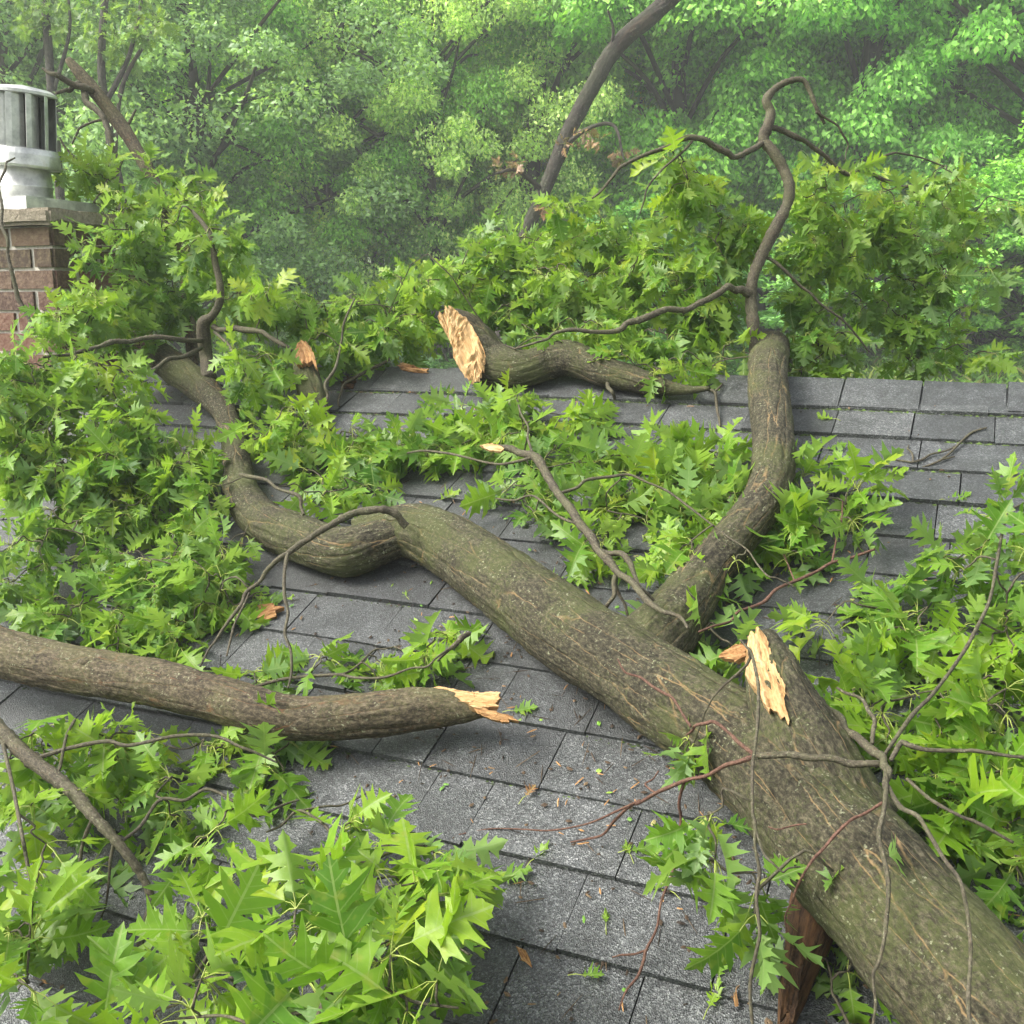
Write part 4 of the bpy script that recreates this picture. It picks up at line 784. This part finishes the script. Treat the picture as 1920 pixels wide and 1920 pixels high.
def bg_tree(name, label, cat, px, D, H, var, col, rot, sx=1., group=None, sink=0.):
    if name == 'bush': var = 5+var % 2; col = tuple(v*(.6 if 450 < px < 1100 else .85) for v in col)  # bushes around the central hollow coloured darker to paint in its shade
    x, y = place(px, D); t = thing(name, label, cat, (x, y, float(gz(x, y))-.05-sink), group)
    t.rotation_euler = (0, 0, rot); t.scale = (H*sx, H*sx, H)
    for nm, me in (('trunk', VAR[var][1]), ('crown', VAR[var][0])):
        o = bpy.data.objects.new(nm, me); COL.objects.link(o); o.parent = t; o.color = (*lift(col), 1)
    return t
GG = 'trees at the edge of the wood'
def lift(c): return (c[0]*1.82, c[1]*1.76, c[2]*1.6)
G0, G1, G2, G3, G4 = (.075, .15, .06), (.15, .26, .05), (.055, .13, .04), (.17, .24, .115), (.10, .21, .05)
for a in [('tree', 'dark grey green tree with bare thin stems behind the metal chimney cap', 'tree', 90, 15, 9.5, 4, (.07, .13, .065), .3),
          ('tree', 'broad grey green tree between the leaning stick and the yellow green tree', 'tree', 400, 15.5, 8.0, 1, (.105, .175, .095), 1.2, 1.1),
          ('tree', 'tall bright yellow green tree rising at the top left of centre', 'tree', 570, 23, 14, 0, (.19, .30, .055), 2.1),
          ('tree', 'deep green rounded tree over the dark hollow left of the silvery tree', 'tree', 640, 17, 7.2, 3, (.09, .19, .045), 4.0, 1.0),
          ('tree', 'silvery pale leaved tree left of the leaning bare trunk', 'tree', 820, 16.5, 8.0, 1, (.20, .28, .13), 5.2, .8),
          ('tree', 'tall tree with a dark straight trunk just left of the leaning bare trunk', 'tree', 985, 19, 14, 4, (.10, .18, .06), .9, .8),
          ('tree', 'pale yellowish tree high behind the leaning bare trunk', 'tree', 1130, 27, 17, 0, (.26, .34, .09), 1.7),
          ('tree', 'fresh green tree just right of the leaning bare trunk', 'tree', 1260, 18, 9.5, 2, G4, 3.3, 1.15),
          ('tree', 'bushy mid green tree behind the crooked upright shoot', 'tree', 1440, 20, 11, 3, (.11, .22, .07), 2.6),
          ('tree', 'light green drooping tree right of the crooked upright shoot', 'tree', 1590, 17.5, 10, 2, (.12, .24, .07), 5.8, 1.1),
          ('tree', 'tall hazy green tree at the top right with thin stems below', 'tree', 1740, 21, 13, 0, (.12, .25, .06), .5),
          ('tree', 'green tree cut off by the right edge of the picture', 'tree', 1900, 17, 10.5, 3, (.11, .235, .05), 4.4),
          ('tree', 'tall dull green tree cut off by the left edge above the chimney cap', 'tree', -60, 20, 13, 1, (.085, .15, .07), 3.9),
          ('tree', 'hazy grey green tree peeking out between the chimney trees at the top left', 'tree', 260, 22, 13.5, 4, (.10, .17, .09), 2.9)]:
    bg_tree(*a[:9], sx=a[9] if len(a) > 9 else 1., group=GG)
GS = 'bushes on the bank behind the roof'
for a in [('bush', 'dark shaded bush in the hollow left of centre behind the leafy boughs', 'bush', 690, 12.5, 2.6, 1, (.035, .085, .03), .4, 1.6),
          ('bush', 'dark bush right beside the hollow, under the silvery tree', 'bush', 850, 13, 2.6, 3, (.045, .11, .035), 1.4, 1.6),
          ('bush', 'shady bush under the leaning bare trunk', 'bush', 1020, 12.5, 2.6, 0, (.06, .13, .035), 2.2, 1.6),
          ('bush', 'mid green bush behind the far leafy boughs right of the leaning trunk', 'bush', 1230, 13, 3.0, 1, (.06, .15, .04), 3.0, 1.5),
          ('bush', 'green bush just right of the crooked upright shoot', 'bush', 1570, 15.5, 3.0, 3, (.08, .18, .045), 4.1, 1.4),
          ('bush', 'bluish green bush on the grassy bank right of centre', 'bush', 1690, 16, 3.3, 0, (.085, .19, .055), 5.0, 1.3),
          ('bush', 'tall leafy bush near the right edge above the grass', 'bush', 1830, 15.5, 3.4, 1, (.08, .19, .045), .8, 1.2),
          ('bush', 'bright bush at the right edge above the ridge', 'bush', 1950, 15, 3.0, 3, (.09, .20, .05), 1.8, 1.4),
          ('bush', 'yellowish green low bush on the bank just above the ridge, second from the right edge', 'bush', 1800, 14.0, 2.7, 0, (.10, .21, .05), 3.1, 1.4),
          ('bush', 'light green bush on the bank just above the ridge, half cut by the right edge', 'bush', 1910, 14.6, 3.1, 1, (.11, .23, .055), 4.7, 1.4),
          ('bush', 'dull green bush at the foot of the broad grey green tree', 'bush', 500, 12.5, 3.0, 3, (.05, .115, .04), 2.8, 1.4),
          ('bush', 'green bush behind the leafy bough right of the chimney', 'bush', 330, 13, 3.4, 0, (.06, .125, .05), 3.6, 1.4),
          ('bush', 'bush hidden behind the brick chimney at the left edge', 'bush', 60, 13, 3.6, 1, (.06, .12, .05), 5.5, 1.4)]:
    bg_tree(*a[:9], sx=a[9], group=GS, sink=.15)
# far wood: one mass of trees further up the slope
r = np.random.default_rng(77); parts_ = []; mbf = MB()
for row, (D, n_) in enumerate(((29, 13), (38, 14), (50, 16))):
    for i in range(n_):
        px = -300+2500*(i+r.uniform(.2, .8))/n_; d = D+r.uniform(-2.5, 2.5); x, y = place(px, d); H = r.uniform(12, 17)+row*2
        V = VAR[int(r.integers(0, 5))][2].reshape(-1, 4, 3)[::6].reshape(-1, 3); a = r.uniform(0, 6.3); ca, sa = math.cos(a), math.sin(a)
        c4 = V.reshape(-1, 4, 3).mean(1, keepdims=True); V = (c4+(V.reshape(-1, 4, 3)-c4)*2.6).reshape(-1, 3)
        W = np.stack([(V[:, 0]*ca-V[:, 1]*sa)*H*1.15+x, (V[:, 0]*sa+V[:, 1]*ca)*H*1.15+y, V[:, 2]*H+gz(x, y)], 1); parts_.append(W)
        tube(mbf, [(x, y, gz(x, y)-.1), (x+.1, y, gz(x, y)+H*.45), (x, y+.1, gz(x, y)+H*.85)], [.2, .14, .04], 6, 0, k=3, m=1)
V = np.concatenate(parts_); nq = len(V)//4; Vt = np.concatenate(mbf.V)
me = mesh_np('far_wood', np.vstack([V, Vt]), np.concatenate([np.arange(nq*4), np.array(mbf.L)+nq*4]), np.concatenate([np.arange(0, nq*4, 4), np.array(mbf.S)+nq*4]), [0]*nq+[1]*len(mbf.S), smooth=False)
fw_ = link('far_wood', me, [M_far, M_dark]); fw_.color = (.34, .48, .20, 1); tag(fw_, 'hazy far wood filling the slope behind the nearer trees', 'wood', kind='stuff')
# the leaning bare trunk with withered leaves
lt = thing('leaning_tree', 'bare dark trunk leaning to the right behind the roof with withered brown leaves', 'tree', tuple(pt(930, 690, 11.0)))
ltp = []
part('trunk', [(925,720,11.0,13.6),(950,560,11.0,12.8),(985,440,11.0,12.0),(1020,360,11.0,12.0),(1058,265,11.0,13.6),(1085,210,11.0,13.6),(1112,160,11.0,14.4),(1140,110,11.0,15.2),(1172,70,11.0,16.0),(1215,35,11.0,16.0),(1290,-30,11.0,15.2),(1400,-110,11.0,13.6)], M_dark, lt, ltp, amp=.08)
for nn_ in ([(1050,285,11,6),(1095,245,10.8,4),(1150,235,10.7,3),(1170,300,10.6,2)], [(1020,360,11,5),(970,320,10.8,4),(930,325,10.7,2)], [(1140,110,11,4),(1150,60,10.9,3),(1140,20,10.8,2)]): part('branch', nn_, M_dark, lt, ltp, amp=.1)
for b in [(1065,262,10.8,24,16,.2),(1110,255,10.7,30,22,.25),(960,322,10.8,38,20,.25),(1012,385,10.8,14,22,.15),(1165,275,10.7,14,40,.2)]:
    SD[0] += 1; spray(lt, ltp, b, SD[0], mat=M_dead, dens=.2, leaf=.11)
GP = 'thin saplings in the wood'
def sapling(Ns, label, blobs, col=None):
    t = thing('sapling', label, 'sapling', tuple(pt(*Ns[0][0][:3])), GP); pl = []
    for i, q in enumerate(Ns): part('trunk' if i == 0 else 'branch', q, M_dark, t, pl, amp=.1)
    for b in blobs: SD[0] += 1; spray(t, pl, b, SD[0], dens=.25, leaf=.14)
sapling([[(255,640,11,10),(235,420,11,9),(205,250,11,8),(190,120,11,7),(200,-40,11,6)], [(200,190,11,5),(240,110,11,4),(262,20,11,3),(270,-40,11,2)], [(215,290,11,4),(230,160,11,4),(285,60,11,3)]], 'thin dark forked stems right above the leaning stick', [(215,60,11,60,50,.5),(280,40,11,40,40,.5)])
sapling([[(130,640,11.5,9),(115,400,11.5,8),(95,150,11.5,7.5),(82,-40,11.5,7)], [(98,180,11.5,4),(130,60,11.5,3),(125,-30,11.5,2)]], 'straight thin stem rising just behind the metal chimney cap', [(90,40,11.5,60,50,.5)])
sapling([[(1716,640,16.5,4.5),(1712,420,16.5,4),(1708,250,16.5,3.6),(1712,90,16.5,3)], [(1735,640,16.5,3.5),(1732,420,16.5,3),(1722,180,16.5,2.5)]], 'pair of slim pale stems in the gap at the upper right', [(1712,110,16.5,50,40,.5)])

# grass and weeds on the bank
r = np.random.default_rng(21); nG = 45000
x = r.uniform(-14, 9, nG); y = r.uniform(10.5, 21, nG); z = gz(x, y)
h = r.uniform(.04, .15, nG)*(1+.8*np.array([noise.noise(Vector((a*.8, b*.8, 0))) for a, b in zip(x, y)])); an = r.uniform(0, 6.28, nG); wd = r.uniform(.006, .014, nG)
bx, by = np.cos(an)*wd, np.sin(an)*wd; lx, ly = r.normal(0, .8, nG)*h, r.normal(0, .8, nG)*h
V = np.stack([np.stack([x-bx, y-by, z-.02], 1), np.stack([x+bx, y+by, z-.02], 1), np.stack([x+bx*.8+lx*.4, y+by*.8+ly*.4, z+h*.6], 1), np.stack([x+lx, y+ly, z+h], 1)], 1).reshape(-1, 3)
me = mesh_np('grass', V, np.arange(nG*4), np.arange(0, nG*4, 4), smooth=False)
tag(link('grass', me, M_grass), 'rough grass and weeds on the bank behind the ridge', 'grass', kind='stuff')

# ------------------------------------------------------------------ haze
HZ = 0.0054
mb = MB(); mb.box((-15, 25, 13.5), (282, 182, 33)); hz = mb.build('haze', None)
nh = bpy.data.materials.new('haze'); nh.use_nodes = True; t = nh.node_tree; t.nodes.remove(t.nodes['Principled BSDF'])
pv = t.nodes.new('ShaderNodeVolumePrincipled'); pv.inputs['Color'].default_value = (.95, 1., .96, 1); pv.inputs['Density'].default_value = HZ; pv.inputs['Anisotropy'].default_value = .2
t.links.new(pv.outputs[0], t.nodes['Material Output'].inputs['Volume']); hz.data.materials.append(nh)
tag(hz, 'thin pale morning mist hanging in the wood', 'haze', kind='stuff')
